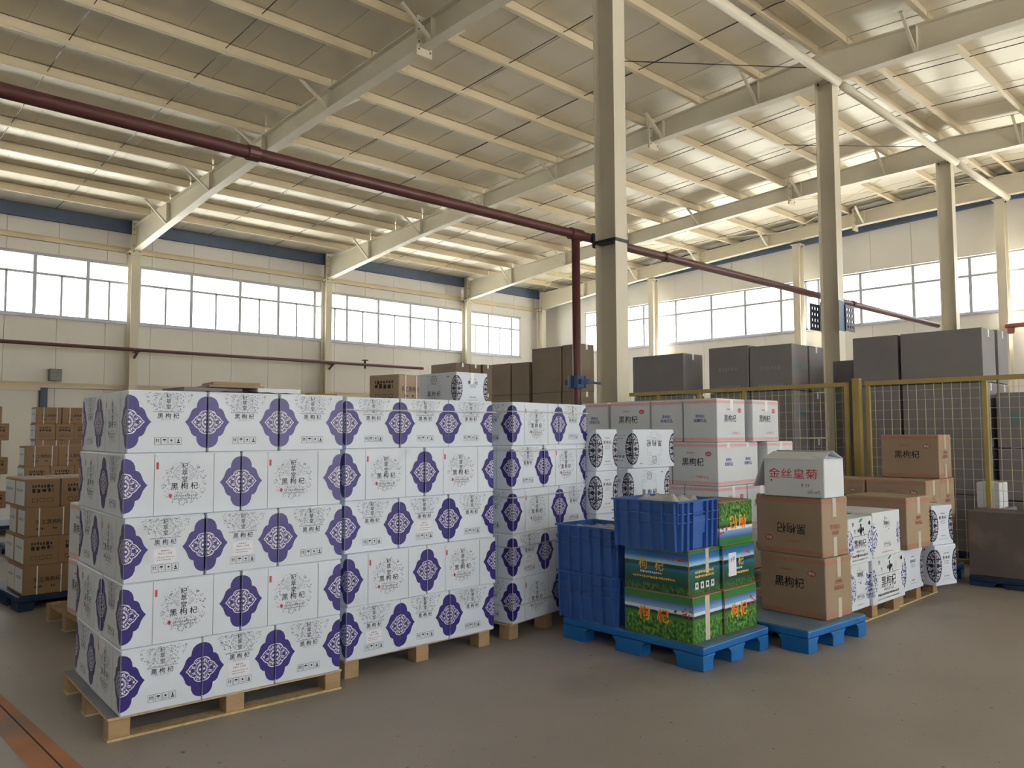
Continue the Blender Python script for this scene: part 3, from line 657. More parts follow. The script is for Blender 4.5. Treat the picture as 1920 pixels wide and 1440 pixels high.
def vines(g, f, cu, cv, r, rnd, n=40, mi=0):
    for i in range(n):
        a, q = rnd.uniform(0, 2*pi), math.sqrt(rnd.uniform(0, 1)); leaf(g, f, cu+r*q*cos(a), cv+r*1.1*q*sin(a), .016, .008, rnd.uniform(0, pi), mi)
def olive_long(D, f, rnd):
    e = D.g('blue_oval_print', [BLUEI])
    for x in (0.004, f.w-.004):
        for i in range(70):
            a, q = rnd.uniform(-pi/2, pi/2), math.sqrt(rnd.uniform(0, 1)); u = x+(1 if x < .1 else -1)*.075*q*cos(a)
            leaf(e, f, u, f.h*.46+.11*q*sin(a), .018, .008, rnd.uniform(0, pi))
    p = D.g('berry_print', [GREEN, BLACK]); k = min(1, f.w/.56); cu, cv = f.w*.52, f.h*.80
    leaf(p, f, cu+.0, cv+.05, .085, .024, .35); leaf(p, f, cu+.05, cv-.055, .05, .012, -1.0); leaf(p, f, cu+.0, cv-.06, .05, .008, -1.5)
    for u, v, r in ((0, .01, .015), (-.015, -.025, .018), (.014, -.022, .018), (.04, -.02, .014), (-.045, -.025, .012), (0, -.045, .017)): ell(p, f, cu+u, cv+v, r*.8, r*1.2, 1, D0*1.3, 10)
    ell(p, f, f.w*.9, f.h*.86, .014, .018, 1, D0, 10); ell(p, f, f.w*.86, f.h*.86, .008, .012, 1, D0, 8)
    l = D.g('lettering', [BLACK, GREY]); rect(l, f, f.w*.14, f.h*.605, f.w*.82, f.h*.612); txt(l, f, '黑枸杞', f.w*.48, f.h*.44, .088*k, 0, .012)
    txt(l, f, '野', f.w*.2, f.h*.87, .03); txt(l, f, '生', f.w*.27, f.h*.72, .03)
    txt(l, f, 'HEIGOUQI', f.w*.48, f.h*.27, .026*k, 0, 0, D0, False, 1.2); tiny(l, f, f.w*.14, f.w*.78, f.h*.18, .022, rnd); tiny(l, f, f.w*.14, f.w*.8, f.h*.09, .014, rnd, 1)
def olive_short(D, f, rnd):
    e = D.g('blue_oval_print', [BLUEI])
    for x in (0.004, f.w-.004):
        for i in range(70):
            a, q = rnd.uniform(-pi/2, pi/2), math.sqrt(rnd.uniform(0, 1)); u = x+(1 if x < .1 else -1)*.075*q*cos(a)
            leaf(e, f, u, f.h*.46+.11*q*sin(a), .018, .008, rnd.uniform(0, pi))
    g = D.g('pattern_print', [GREY]); vines(g, f, f.w*.5, f.h*.72, .06, rnd, 34)
    l = D.g('lettering', [BLACK, GREY]); txt(l, f, '黑枸杞', f.w*.5, f.h*.74, .03, 0, .01); icons(l, f, f.w*.5, f.h*.26, .03); tiny(l, f, f.w*.3, f.w*.7, f.h*.1, .008, rnd, 1)
def green_print(D, f, rnd, kind, long=True):
    mt = FIELD if kind == 'field' else LAKE
    b = D.g('landscape_print', [FIELD, LAKE]); mi = 0 if kind == 'field' else 1
    fi = b.quad([f.p(u, v, D0*.6) for u, v in ((.003, .003), (f.w-.003, .003), (f.w-.003, f.h-.003), (.003, f.h-.003))], mi); b.uv[fi] = [(0, 0), (f.w/.5, 0), (f.w/.5, 1), (0, 1)]
    l = D.g('lettering', [ORANGE, YELLOW, RED, WINK])
    if kind == 'field' and long:
        for ch, u in (('枸', .30), ('杞', .58)):
            txt(l, f, ch, f.w*u, f.h*.50, .092, 1, .05, D0); txt(l, f, ch, f.w*u, f.h*.50, .078, 0, .012, D0*1.8)
        for i in range(10): leaf(l, f, f.w*rnd.uniform(.74, .98), f.h*rnd.uniform(.55, .74), .03, .014, rnd.uniform(0, 3), 2, D0*1.2)
    elif kind == 'lake' and long:
        for ch, u in (('枸', .30), ('杞', .56)): txt(l, f, ch, f.w*u, f.h*.60, .07, 1, .012)
        for i in range(10): leaf(l, f, f.w*rnd.uniform(.64, .96), f.h*rnd.uniform(.73, .84), .026, .012, rnd.uniform(0, 3), 2, D0*1.2)
        tiny(l, f, f.w*.26, f.w*.6, f.h*.42, .016, rnd, 3); tiny(l, f, f.w*.14, f.w*.8, f.h*.31, .016, rnd, 1)
    elif kind == 'lake':
        tiny(l, f, f.w*.2, f.w*.8, f.h*.50, .02, rnd, 1); tiny(l, f, f.w*.2, f.w*.8, f.h*.40, .018, rnd, 1)
        for i in range(4):
            u = f.w*(.24+.17*i); rect(l, f, u-.018, f.h*.12, u+.018, f.h*.27, 3); 
        m_ = D.g('handling_marks', [BLACK])
        for i in range(4):
            u = f.w*(.24+.17*i); ell(m_, f, u, f.h*.2, .008, .012, 0, D0*1.8, 8)
def brown_hand(D, f, rnd, front=True):
    l = D.g('lettering', [BLACK, BRED])
    if front:
        txt(l, f, '手工黑枸杞', f.w*.52, f.h*.5, .04, 0, .02); tiny(l, f, f.w*.25, f.w*.42, f.h*.26, .02, rnd); tiny(l, f, f.w*.6, f.w*.7, f.h*.26, .018, rnd)
        s = D.g('strap', [WINK])
        for u in (.3, .82): rect(s, f, f.w*u-.005, 0, f.w*u+.005, f.h, 0, .0022)
    else:
        for i in range(3): u = f.w*(.28+.22*i); stroke(l, f, [(u-.02, f.h*.2), (u+.02, f.h*.2), (u+.02, f.h*.32), (u-.02, f.h*.32), (u-.02, f.h*.2)], .003)
        tiny(l, f, f.w*.2, f.w*.8, f.h*.6, .04, rnd); tiny(l, f, f.w*.2, f.w*.8, f.h*.75, .03, rnd)
def hand_side(D, f, rnd):
    l = D.g('side_sheet', [WHITEP, GREY]); rect(l, f, .01, .02, f.w-.01, f.h-.02, 0, .0008); tiny(l, f, f.w*.15, f.w*.8, f.h*.6, .03, rnd, 1); rect(l, f, f.w*.5-.002, .02, f.w*.5+.002, f.h-.02, 1)
def big_text(D, f, rnd, ts=.085):
    l = D.new('lettering', [TEAL]); txt(l, f, '塑料制品', f.w*.5, f.h*.52, ts, 0, .02)
BODY = {}
def body_mesh(L, W, H, mt):
    k = (round(L, 3), round(W, 3), round(H, 3), mt.name)
    if k not in BODY:
        mb = MB().box(0, 0, 0, L, W, H); me = mb.mesh('carton_body', mt); bevel_mesh(me, .005, 1)
        tm = MB(); a = min(L, W)/2    # closed top flaps with the seam between them
        if L >= W: tm.box(.004, .004, H-.001, L-.004, W/2-.002, H+.0025); tm.box(.004, W/2+.002, H-.001, L-.004, W-.004, H+.0025)
        else: tm.box(.004, .004, H-.001, L/2-.002, W-.004, H+.0025); tm.box(L/2+.002, .004, H-.001, L-.004, W-.004, H+.0025)
        BODY[k] = (me, tm.mesh('top_flaps', mt))
    return BODY[k]
DES = {}
def carton(name, label, cat, loc, rz, dims, mt, key, draw, group=None, flaps=True, jit=True):
    """one carton: body, top flaps and its printed parts; prints of the same design share their meshes"""
    L, W, H = dims
    k = (key, round(L, 3), round(W, 3), round(H, 3))
    if k not in DES:
        D = Design(); rnd = random.Random(str(k)); fr, lf = faces(L, W, H, 'flip' in key)
        if draw: draw(D, fr, lf, rnd)
        DES[k] = [(n.split('#')[0], mb.mesh(n.split('#')[0], ms)) for n, (mb, ms) in D.p.items() if mb.f]
    t = thing(name, label, cat, loc, rz, group)
    b, fl = body_mesh(L, W, H, mt)
    obj('carton_body', b, t)
    if flaps: obj('top_flaps', fl, t)
    for n, me in DES[k]:
        o = obj(n, me, t)
        if n in ('pattern_print', 'blue_oval_print'): o['kind'] = 'stuff'
    return t
# ------------------------------------------------------------------ pallets
def wooden_pallet(label, loc, rz, LX, LY, h=.115, ply=True, runners=True, group=None):
    t = thing('wooden_pallet', label, 'pallet', loc, rz, group)
    if ply:
        part('top_sheet', MB().box(0, 0, h-.014, LX, LY, h), PLY, t, bevel=.002)
        part('sheet_edge', MB().box(.001, -.0015, h-.013, LX-.001, -.0002, h-.001).box(-.0015, .001, h-.013, -.0002, LY-.001, h-.001), PLYE, t)
    else:
        n = 7; w = LY/(n+.9)
        for i in range(n): part('deck_board', MB().box(0, i*(LY-w)/(n-1), h-.018, LX, i*(LY-w)/(n-1)+w, h), WOOD, t, bevel=.002)
    bl = MB().box(0, 0, 0, .10, .10, h-.014-(.012 if runners else 0)).mesh('block', WOOD); bevel_mesh(bl, .003, 1)
    for i in range(3):
        for j in range(3): obj('block', bl, t, ((LX-.10)*i/2+(.004 if i == 0 else -.004 if i == 2 else 0), (LY-.10)*j/2+.002, .012 if runners else 0))
    if runners:
        for j in range(3): part('runner', MB().box(.0, (LY-.10)*j/2, 0, LX, (LY-.10)*j/2+.10, .012), PLYE, t)
    return t
def plastic_pallet(label, loc, rz, LX, LY, h=.155, mt=None, top=None, group=None):
    t = thing('plastic_pallet', label, 'pallet', loc, rz, group); mt = mt or BLUEP
    part('deck', MB().box(0, 0, h-.055, LX, LY, h-.002), mt, t, bevel=.012)
    part('deck_surface', MB().box(.012, .012, h-.004, LX-.012, LY-.012, h), top or BPTOP, t)
    xs = ((0, .115), (LX/2-.075, LX/2+.075), (LX-.115, LX)); ys = ((0, .21), (LY/2-.11, LY/2+.11), (LY-.21, LY))
    for i, (a, b) in enumerate(xs):
        for j, (c, e) in enumerate(ys):
            g = .03; z = h-.056
            x0, x1 = (a+.002, b) if i == 0 else (a, b-.002) if i == 2 else (a, b)
            y0, y1 = (c+.002, e) if j == 0 else (c, e-.002) if j == 2 else (c, e)
            X0, X1, Y0, Y1 = (x0-(g if i else 0)), (x1+(g if i < 2 else 0)), (y0-(g if j else 0)), (y1+(g if j < 2 else 0))
            mb = MB().hexa([(x0, y0, 0), (x1, y0, 0), (x1, y1, 0), (x0, y1, 0)], [(x0, y0, z-.035), (x1, y0, z-.035), (x1, y1, z-.035), (x0, y1, z-.035)])
            mb.hexa([(x0, y0, z-.035), (x1, y0, z-.035), (x1, y1, z-.035), (x0, y1, z-.035)], [(X0, Y0, z), (X1, Y0, z), (X1, Y1, z), (X0, Y1, z)])
            part('leg', mb, mt, t, bevel=.006)
    return t
rj = random.Random(7)
def rotp(o, rz, x, y): return (o[0]+x*cos(rz)-y*sin(rz), o[1]+x*sin(rz)+y*cos(rz))
# ------------------------------------------------------------------ the three stacks with the purple emblem
LAY = ['bottom', 'fourth', 'third', 'second', 'top']
def k_long(D, a, b, r): purple_long(D, a, r); purple_short(D, b, r)
def k_short(D, a, b, r): purple_short(D, a, r); purple_long(D, b, r)
def k_label(D, a, b, r): purple_short(D, a, r, True); purple_long(D, b, r)
LABELLED = {(0, 0, 1), (0, 2, 0), (0, 2, 1), (1, 0, 0), (1, 2, 1), (2, 1, 0)}
def purple_box(o, rz, x, y, z, long_x, label, lab=False):
    g = .007; L, W = (.6-g, .4-g) if long_x else (.4-g, .6-g)
    p = rotp(o, rz, x+rj.uniform(0, .008), y+rj.uniform(-.006, .006))
    return carton('white_carton', label, 'carton', (p[0], p[1], z), rz+R(rj.uniform(-.45, .45)), (L, W, .3185), WHITE, 'plong' if long_x else ('plabel' if lab else 'pshort'), k_long if long_x else (k_label if lab else k_short), 'white cartons with purple emblems')
def stack_1210(si, o, rz, z0, nm):
    nth3, nth2 = ['left', 'middle', 'right'], ['left', 'right']
    o0 = o
    for l in range(5):
        z = z0+.322*l; o = (o0[0]+rj.uniform(-.008, .008), o0[1]+rj.uniform(-.009, .009)) if l else o0
        if l % 2 == 0:
            for i in range(3): purple_box(o, rz, .4*i, 0, z, False, f'white carton with purple emblem, {LAY[l]} layer, {nth3[i]} of three fronts on the {nm}', (si, l, i) in LABELLED)
            for i in range(2): purple_box(o, rz, .6*i, .6, z, True, f'white carton with purple emblem, {LAY[l]} layer, back {nth2[i]} corner of the {nm}')
        else:
            for i in range(2): purple_box(o, rz, .6*i, 0, z, True, f'white carton with round print, {LAY[l]} layer, {nth2[i]} of two fronts on the {nm}')
            for i in range(3): purple_box(o, rz, .4*i, .4, z, False, f'white carton with purple emblem, {LAY[l]} layer, back row {nth3[i]} of the {nm}')
A0, RA = (1.342, 4.212), R(-3.6)
pa = rotp(A0, RA, -.045, .016)
wooden_pallet('grey plywood topped wooden pallet under the nearest stack of purple emblem cartons', (pa[0], pa[1], 0), RA, 1.26, 1.03)
stack_1210(0, A0, RA, .115, 'nearest stack')
B0, RB = (2.64, 4.255), R(-1.5)
pb = rotp(B0, RB, .015, .03)
wooden_pallet('wooden pallet with pale blocks under the second stack of purple emblem cartons', (pb[0], pb[1], 0), RB, 1.17, .98, runners=False)
stack_1210(1, B0, RB, .115, 'second stack')
C0, RC = (4.01, 4.215), R(8.5)
pc = rotp(C0, RC, .0, .03)
wooden_pallet('wooden pallet under the third stack of purple emblem cartons, left of the blue crates', (pc[0], pc[1], 0), RC, .97, 1.15, runners=False)
for l in range(5):
    z = .115+.322*l; odd = l % 2 == 0
    a = (0, .6) if odd else (.4, 0)
    for j in range(3):
        purple_box(C0, RC, a[0] if odd else .4, .4*j, z, True, f'white carton with round print, {LAY[l]} layer, ' + (f'{"left" if odd else "right"} front of the third stack' if j == 0 else f'{"second" if j == 1 else "third"} row of the third stack'))
    for j in range(2):
        purple_box(C0, RC, .6 if odd else 0, .6*j, z, False, f'white carton with purple emblem, {LAY[l]} layer, ' + (f'{"right" if odd else "left"} front of the third stack' if j == 0 else 'back row of the third stack'), (2, l, 0) in LABELLED and j == 0)
STRAP = FILM.copy(); STRAP.name = 'clear_strap'; STRAP.node_tree.nodes['Mix Shader'].inputs[0].default_value = .38
def film_band(o, rz, LX, LY, z, label, off=.014):
    t = thing('stretch_band', label, 'plastic strap', (o[0], o[1], z), rz); a = off; mb = MB()
    for b in ((-a, -a, LX+a, -a+.002), (-a, LY+a-.002, LX+a, LY+a), (-a, -a, -a+.002, LY+a), (LX+a-.002, -a, LX+a, LY+a)): mb.box(b[0], b[1], 0, b[2], b[3], .010)
    part('band', mb, STRAP, t)
film_band(B0, RB, 1.2, 1.0, 1.64, 'thin clear strap stretched round the top layer of the second carton stack')
for z, nm in ((.24, 'bottom'), (.66, 'fourth'), (1.02, 'third'), (1.36, 'second'), (1.65, 'top')): film_band(C0, RC, 1.0, 1.2, z, f'thin clear strap stretched round the {nm} layer of the third carton stack')
ZT5 = .115+.322*4+.3185+.003
# things lying on top of those stacks
def slab(name, label, cat, loc, rz, L, W, H, mt, tilt=0):
    t = thing(name, label, cat, loc, rz); t.rotation_euler = (tilt, 0, rz)
    part('sheet', MB().box(0, 0, 0, L, W, H*.45), mt, t, bevel=.003); part('folded_sheet', MB().box(.03, .02, H*.47, L-.02, W-.03, H), mt, t, bevel=.003)
    return t
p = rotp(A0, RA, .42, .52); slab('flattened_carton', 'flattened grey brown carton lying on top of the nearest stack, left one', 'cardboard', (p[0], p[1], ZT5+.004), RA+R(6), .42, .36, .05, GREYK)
p = rotp(A0, RA, .60, .56); slab('flattened_carton', 'flattened tan carton bundle lying on the nearest stack, in the middle', 'cardboard', (p[0], p[1], ZT5+.058), RA-R(4), .34, .30, .035, BROWN)
p = rotp(A0, RA, .86, .50); slab('flattened_carton', 'flattened white carton lying on the right half of the nearest stack', 'cardboard', (p[0], p[1], ZT5+.004), RA+R(2), .34, .36, .055, WHITEP)
p = rotp(B0, RB, .0, .50); slab('flattened_carton', 'flattened brown carton on the back left of the second stack', 'cardboard', (p[0], p[1], ZT5+.004), RB+R(3), .26, .40, .04, KRAFT2)
t = thing('film_scrap', 'crumpled dark plastic film scrap on top of the nearest stack', 'plastic film', (1.78, 4.42, ZT5+.002), R(-5))
mb = MB(); n = 12
for i in range(n+1):
    for j in range(5): mb.v.append((.62*i/n, .05*j+.01*sin(i), .006+.016*abs(sin(i*1.7+j))*(1-abs(i-n/2)/n*1.2)))
for i in range(n):
    for j in range(4): mb.f.append((i*5+j, (i+1)*5+j, (i+1)*5+j+1, i*5+j+1)); mb.m.append(0)
part('film', mb, DARKM, t)
def k_hand(D, a, b, r): brown_hand(D, a, r); hand_side(D, b, r)
def k_hand2(D, a, b, r): brown_hand(D, a, r, False); hand_side(D, b, r)
def k_handb(D, a, b, r): brown_hand(D, a, r); brown_hand(D, b, r, False)
p = rotp(B0, RB, .83, .66)
carton('brown_carton', 'small brown carton with black lettering standing on top of the second stack', 'carton', (p[0], p[1], ZT5), R(14), (.25, .30, .215), BROWN, 'hand_top', k_handb)
def k_ovs(D, a, b, r): oval_short(D, a, r); oval_long(D, b, r)
def k_ovl(D, a, b, r): oval_long(D, a, r); oval_short(D, b, r)
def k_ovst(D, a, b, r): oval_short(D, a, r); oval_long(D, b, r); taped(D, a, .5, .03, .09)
carton('white_carton', 'white carton with black oval print lying on top of the third stack', 'carton', (4.0, 4.84, ZT5), R(1), (.335, .56, .255), WHITE, 'ovs_t', k_ovst)
# ------------------------------------------------------------------ stacks with black oval print beside the third stack
wooden_pallet('wooden pallet under the black oval print cartons, behind the blue crates', (5.0, 4.26, 0), 0, 1.2, .95, .14, False)
for l in range(4):
    nm = ['bottom', 'third', 'second', 'top'][l]
    carton('white_carton', f'white carton with black oval print, {nm} of the left narrow column behind blue crates', 'carton', (5.0+(.0 if l == 3 else -.02+.01*(l % 2)), 4.245+.008*(l % 2), .14+.346*l), R(rj.uniform(-1.5, 1.5)), (.275, .56, .342), WHITE, 'ovs', k_ovs, 'white cartons with black oval print')
    carton('white_carton', f'white carton, black oval and {"upside down" if l == 3 else "black"} lettering, {nm} of the right column behind crates', 'carton', (5.62-(0, .03, .05, 0)[l], 4.36+(.01, .0, .02, 0)[l], .14+.346*l), R(rj.uniform(-1, 1)), (.62, .28, .342), WHITE, 'ovl_flip' if l == 3 else 'ovl', k_ovl, 'white cartons with black oval print')
# ------------------------------------------------------------------ white cartons with pink bands
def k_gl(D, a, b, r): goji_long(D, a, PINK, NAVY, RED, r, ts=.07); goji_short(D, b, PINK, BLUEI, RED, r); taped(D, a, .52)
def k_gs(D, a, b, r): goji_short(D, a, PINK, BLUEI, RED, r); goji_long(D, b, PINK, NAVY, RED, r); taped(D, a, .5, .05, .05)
PZ = [.14, .56, .98, 1.40]; PH = .414; px, py = 6.62, 4.13
wooden_pallet('wooden pallet under the white cartons with pink bands', (px, py+.02, 0), 0, 1.2, 1.5, .138, False)
GP = 'white cartons with pink bands'
def pink(x, y, l, long_x, label, rz=0): return carton('white_carton', label, 'carton', (x, y, PZ[l]), rz+R(rj.uniform(-.8, .8)), (.515, .375, PH) if long_x else (.378, .515, PH), WHITEP, 'gl' if long_x else 'gs', k_gl if long_x else k_gs, GP)
# top layer
pink(px, py, 3, True, 'pink banded white carton, top layer, corner box with shiny tape strip')
pink(px+.57, py-.05, 3, True, 'pink banded white carton, top layer, rightmost with shiny tape strip')
pink(px+.01, py+.40, 3, True, 'pink banded white carton, top layer, second back along left side')
pink(px+.02, py+.80, 3, False, 'pink banded white carton, top layer, third back, showing black lettering and red seal')
pink(px+.05, py+1.38, 3, True, 'pink banded white carton, top layer, farthest back beside the purple stack')
# second layer from the top
pink(px, py, 2, False, 'pink banded white carton, second layer, corner box with large lettering and red seal')
pink(px+.39, py+.02, 2, False, 'pink banded white carton, second layer, middle of the right side')
pink(px+.83, py-.06, 2, True, 'pink banded white carton, second layer, rightmost, above the white chrysanthemum carton')
pink(px, py+.53, 2, False, 'pink banded white carton, second layer, second back along the left side')
pink(px+.03, py+1.07, 2, False, 'pink banded white carton, second layer, farthest back')
for l in (1, 0):
    nm = ('bottom', 'third')[l]
    pink(px, py, l, True, f'pink banded white carton, {nm} layer, corner box'); pink(px+.53, py+.0, l, True, f'pink banded white carton, {nm} layer, right end')
    pink(px+.0, py+.385, l, True, f'pink banded white carton, {nm} layer, second along the left side'); pink(px+.53, py+.385, l, True, f'pink banded white carton, {nm} layer, second row right')
    pink(px, py+.77, l, False, f'pink banded white carton, {nm} layer, third along the left side'); pink(px, py+1.29, l, True, f'pink banded white carton, {nm} layer, farthest back')
    pink(px+.39, py+.77, l, False, f'pink banded white carton, {nm} layer, third row right')
pink(px+.53, py+.54, 2, False, 'pink banded white carton, second layer, hidden middle')
pink(px+.55, py+.40, 3, True, 'pink banded white carton, top layer, hidden behind the taped pair')
# the same cartons in a low stack behind the nearest purple stack
wooden_pallet('wooden pallet with brown blocks behind the nearest purple stack at its left', (1.76, 6.33, 0), 0, 1.0, 1.0, .14, False)
for l in range(2):
    carton('white_carton', f'pink banded white carton {("lower", "upper")[l]} of two, half hidden behind the nearest stack at left', 'carton', (1.79, 6.34, PZ[l]), 0, (.378, .515, PH), WHITEP, 'gs', k_gs, GP)
    carton('white_carton', f'pink banded white carton {("lower", "upper")[l]}, hidden behind the nearest stack', 'carton', (2.19, 6.34, PZ[l]), 0, (.378, .515, PH), WHITEP, 'gs', k_gs, GP)
# ------------------------------------------------------------------ blue pallet with crates and green cartons
plastic_pallet('blue plastic pallet carrying blue crates and green goji cartons', (4.335, 2.835, 0), R(-.5), .80, 1.205)
plastic_pallet('blue plastic pallet under the two brown cartons and the white carton', (5.185, 2.566, 0), R(-4), .80, 1.2)
def crate(label, loc, rz, LX, LY, H, nx, ny):
    t = thing('plastic_crate', label, 'crate', loc, rz, 'blue plastic crates'); tp = .012; w = .006
    tub = MB(); lo = [(tp, tp, 0), (LX-tp, tp, 0), (LX-tp, LY-tp, 0), (tp, LY-tp, 0)]; hi = [(0, 0, H), (LX, 0, H), (LX, LY, H), (0, LY, H)]
    b = len(tub.v); ins = lambda p, d: (p[0]+(d if p[0] < LX/2 else -d), p[1]+(d if p[1] < LY/2 else -d), p[2])
    tub.v += lo+hi+[ins(p, w) for p in lo]+[ins(p, w) for p in hi]
    for i in range(4):
        j = (i+1) % 4
        tub.f += [(i, j, 4+j, 4+i), (8+j, 8+i, 12+i, 12+j), (4+i, 4+j, 12+j, 12+i)]; tub.m += [0]*3
    tub.box(tp, tp, 0, LX-tp, LY-tp, .006)
    part('tub', tub, CRATE, t)
    rim = MB()
    for z0, z1, o in ((H-.012, H, .016), (H-.085, H-.079, .013), (H-.14, H-.134, .011)):
        rim.box(-o, -o, z0, LX+o, .0, z1); rim.box(-o, LY, z0, LX+o, LY+o, z1); rim.box(-o, 0, z0, 0, LY, z1); rim.box(LX, 0, z0, LX+o, LY, z1)
    part('rim_bands', rim, CRATE, t)
    def rib(axis, p, side):
        d = .024; e = .0045
        if axis == 'y':
            x0, x1, s = (tp, 0, -1) if side < 0 else (LX-tp, LX, 1)
            lo_ = [(x0, p-e, 0), (x0+s*d, p-e, 0), (x0+s*d, p+e, 0), (x0, p+e, 0)]; hi_ = [(x1, p-e, H-.012), (x1+s*(d-.002), p-e, H-.012), (x1+s*(d-.002), p+e, H-.012), (x1, p+e, H-.012)]
        else:
            y0, y1, s = (tp, 0, -1) if side < 0 else (LY-tp, LY, 1)
            lo_ = [(p-e, y0, 0), (p+e, y0, 0), (p+e, y0+s*d, 0), (p-e, y0+s*d, 0)]; hi_ = [(p-e, y1, H-.012), (p+e, y1, H-.012), (p+e, y1+s*(d-.002), H-.012), (p-e, y1+s*(d-.002), H-.012)]
        part('rib', MB().hexa(lo_, hi_), CRATE, t)
    for s in (-1, 1):
        for i in range(ny): rib('y', .02+(LY-.04)*i/(ny-1), s)
        for i in range(nx):
            q = (.02, .085, .15, LX-.15, LX-.085, LX-.02)[i]; rib('x', q, s)
    hp = MB().hexa([(LX/2-.07, -.004, .10), (LX/2+.07, -.004, .10), (LX/2+.07, .01, .10), (LX/2-.07, .01, .10)], [(LX/2-.085, -.012, H-.10), (LX/2+.085, -.012, H-.10), (LX/2+.085, .0, H-.10), (LX/2-.085, .0, H-.10)])
    part('grip_panel', hp, CRATE, t)
    return t
crate('blue plastic crate, lower of the two stacked at the left end of the pallet', (4.352, 3.545, .155), 0, .40, .535, .335, 6, 6)
crate('blue plastic crate, upper of the two stacked at the left end, with plastic liner', (4.345, 3.542, .491), 0, .40, .535, .335, 6, 6)
crate('blue plastic crate standing on the green cartons, with a bag inside', (4.215, 2.925, .745), R(1), .455, .50, .315, 6, 6)
def bag(name, label, loc, LX, LY, h, seed, peak):
    t = thing(name, label, 'plastic bag', loc, 0); mb = MB(); n = 22; r = random.Random(seed); a = [r.uniform(0, 6) for _ in range(8)]
    for i in range(n+1):
        for j in range(n+1):
            x, y = i/n, j/n; e = min(1, 6*min(x, 1-x, y, 1-y))
            z = h*(.55+.25*sin(7*x+a[0])*cos(6*y+a[1])+.14*sin(19*x+13*y+a[2])+.10*sin(29*y-17*x+a[3])) + .12*h*sin(47*x+31*y+a[4])*sin(53*y-23*x+a[5]) + peak*math.exp(-((x-.14)**2/.012+(y-.12)**2/.010))
            mb.v.append((x*LX, y*LY, -.06*(1-e)+z*e))
    for i in range(n):
        for j in range(n): mb.f.append((i*(n+1)+j, (i+1)*(n+1)+j, (i+1)*(n+1)+j+1, i*(n+1)+j+1)); mb.m.append(0)
    part('film', mb, FILM, t, smooth=True)
    part('contents', MB().box(.03, .03, -.12, LX-.03, LY-.03, -.02), mat('pale_packed_goods', srgb(190, 184, 172), .8) if 'pale_packed_goods' not in MAT else MAT['pale_packed_goods'], t, bevel=.02)
bag('plastic_bag', 'crumpled clear plastic bag bulging out of the upper blue crate', (4.235, 2.95, 1.03), .41, .45, .06, 3, .07)
bag('plastic_bag', 'clear plastic liner bag in the low blue crate at the left', (4.37, 3.57, .79), .35, .48, .035, 5, .0)
def k_g1f(D, a, b, r): green_print(D, a, r, 'field', False); green_print(D, b, r, 'field'); taped(D, a, .48, .05, .285, TAPE)
def k_g1l(D, a, b, r): green_print(D, a, r, 'lake', False); green_print(D, b, r, 'lake'); taped(D, a, .58, .038, .16, TAPE)
def k_g2f(D, a, b, r): green_print(D, a, r, 'field'); green_print(D, b, r, 'field', False)
def k_g2l(D, a, b, r):
    green_print(D, a, r, 'lake'); green_print(D, b, r, 'lake', False)
    n = D.g('note_sheet', [WINK, BLACK]); rect(n, a, a.w*.16, a.h*.26, a.w*.40, a.h*.80, 0, .003)
    txt(n, a, '18千', a.w*.28, a.h*.64, .036, 1, 0, .0034); tiny(n, a, a.w*.2, a.w*.36, a.h*.46, .012, r, 1)
GG = 'green printed goji cartons'
for nm, x, y, z, dims, key, fn in (
    ('bottom left, with taped end', 4.35, 2.915, .155, (.335, .55, .288), 'g1f', k_g1f), ('bottom right, with orange lettering on the field print', 4.70, 2.905, .155, (.415, .33, .288), 'g2f', k_g2f),
    ('second layer left, with lake print and yellow lettering', 4.368, 2.955, .445, (.365, .52, .288), 'g1l', k_g1l), ('second layer right, with a white note sheet stuck on', 4.742, 2.935, .445, (.405, .33, .288), 'g2l', k_g2l),
    ('topmost, upside down print, right of the blue crate', 4.69, 2.925, .735, (.425, .33, .288), 'g2f_flip', k_g2f)):
    carton('green_carton', 'green goji carton, '+nm, 'carton', (x, y, z), R(rj.uniform(-.6, .6)), dims, KRAFT2 if key != 'x' else WHITEP, key, fn, GG)
# ------------------------------------------------------------------ brown cartons and the white chrysanthemum carton
def k_bl(D, a, b, r): goji_short(D, a, BBAND, BRED, RED, r); goji_long(D, b, BBAND, BLACK, BRED, r, sub=False, ts=.075); taped(D, a, .52, .05, .14, TAPE, True)
def k_bs(D, a, b, r): goji_long(D, a, BBAND, BLACK, BRED, r, sub=False, ts=.07); goji_short(D, b, BBAND, BRED, BRED, r)
carton('brown_carton', 'brown carton on the right blue pallet, lower one, lettering upright', 'carton', (5.555, 2.612, .155), R(-4), (.365, .525, .43), BROWN, 'bl', k_bl, 'brown goji cartons')
carton('brown_carton', 'brown carton with upside down lettering, under the white chrysanthemum carton', 'carton', (5.575, 2.635, .589), R(-5), (.35, .545, .425), BROWN, 'bl_flip', k_bl, 'brown goji cartons')
def k_mum(D, a, b, r):
    l = D.g('lettering', [RED, BLACK]); txt(l, b, '金丝皇菊', b.w*.49, b.h*.62, .072, 0, .012, D0, False, 1.28)
    txt(l, b, 'P.19', b.w*.70, b.h*.31, .026, 1); txt(l, b, '3月14日', b.w*.83, b.h*.14, .026, 1); ell(l, b, b.w*.13, b.h*.42, .006, .006, 1)
mt = carton('white_carton', 'open white carton with red lettering on top of the two brown cartons', 'carton', (5.555, 2.60, 1.018), R(-3), (.285, .485, .275), WHITEP, 'mum', k_mum, None, flaps=False)
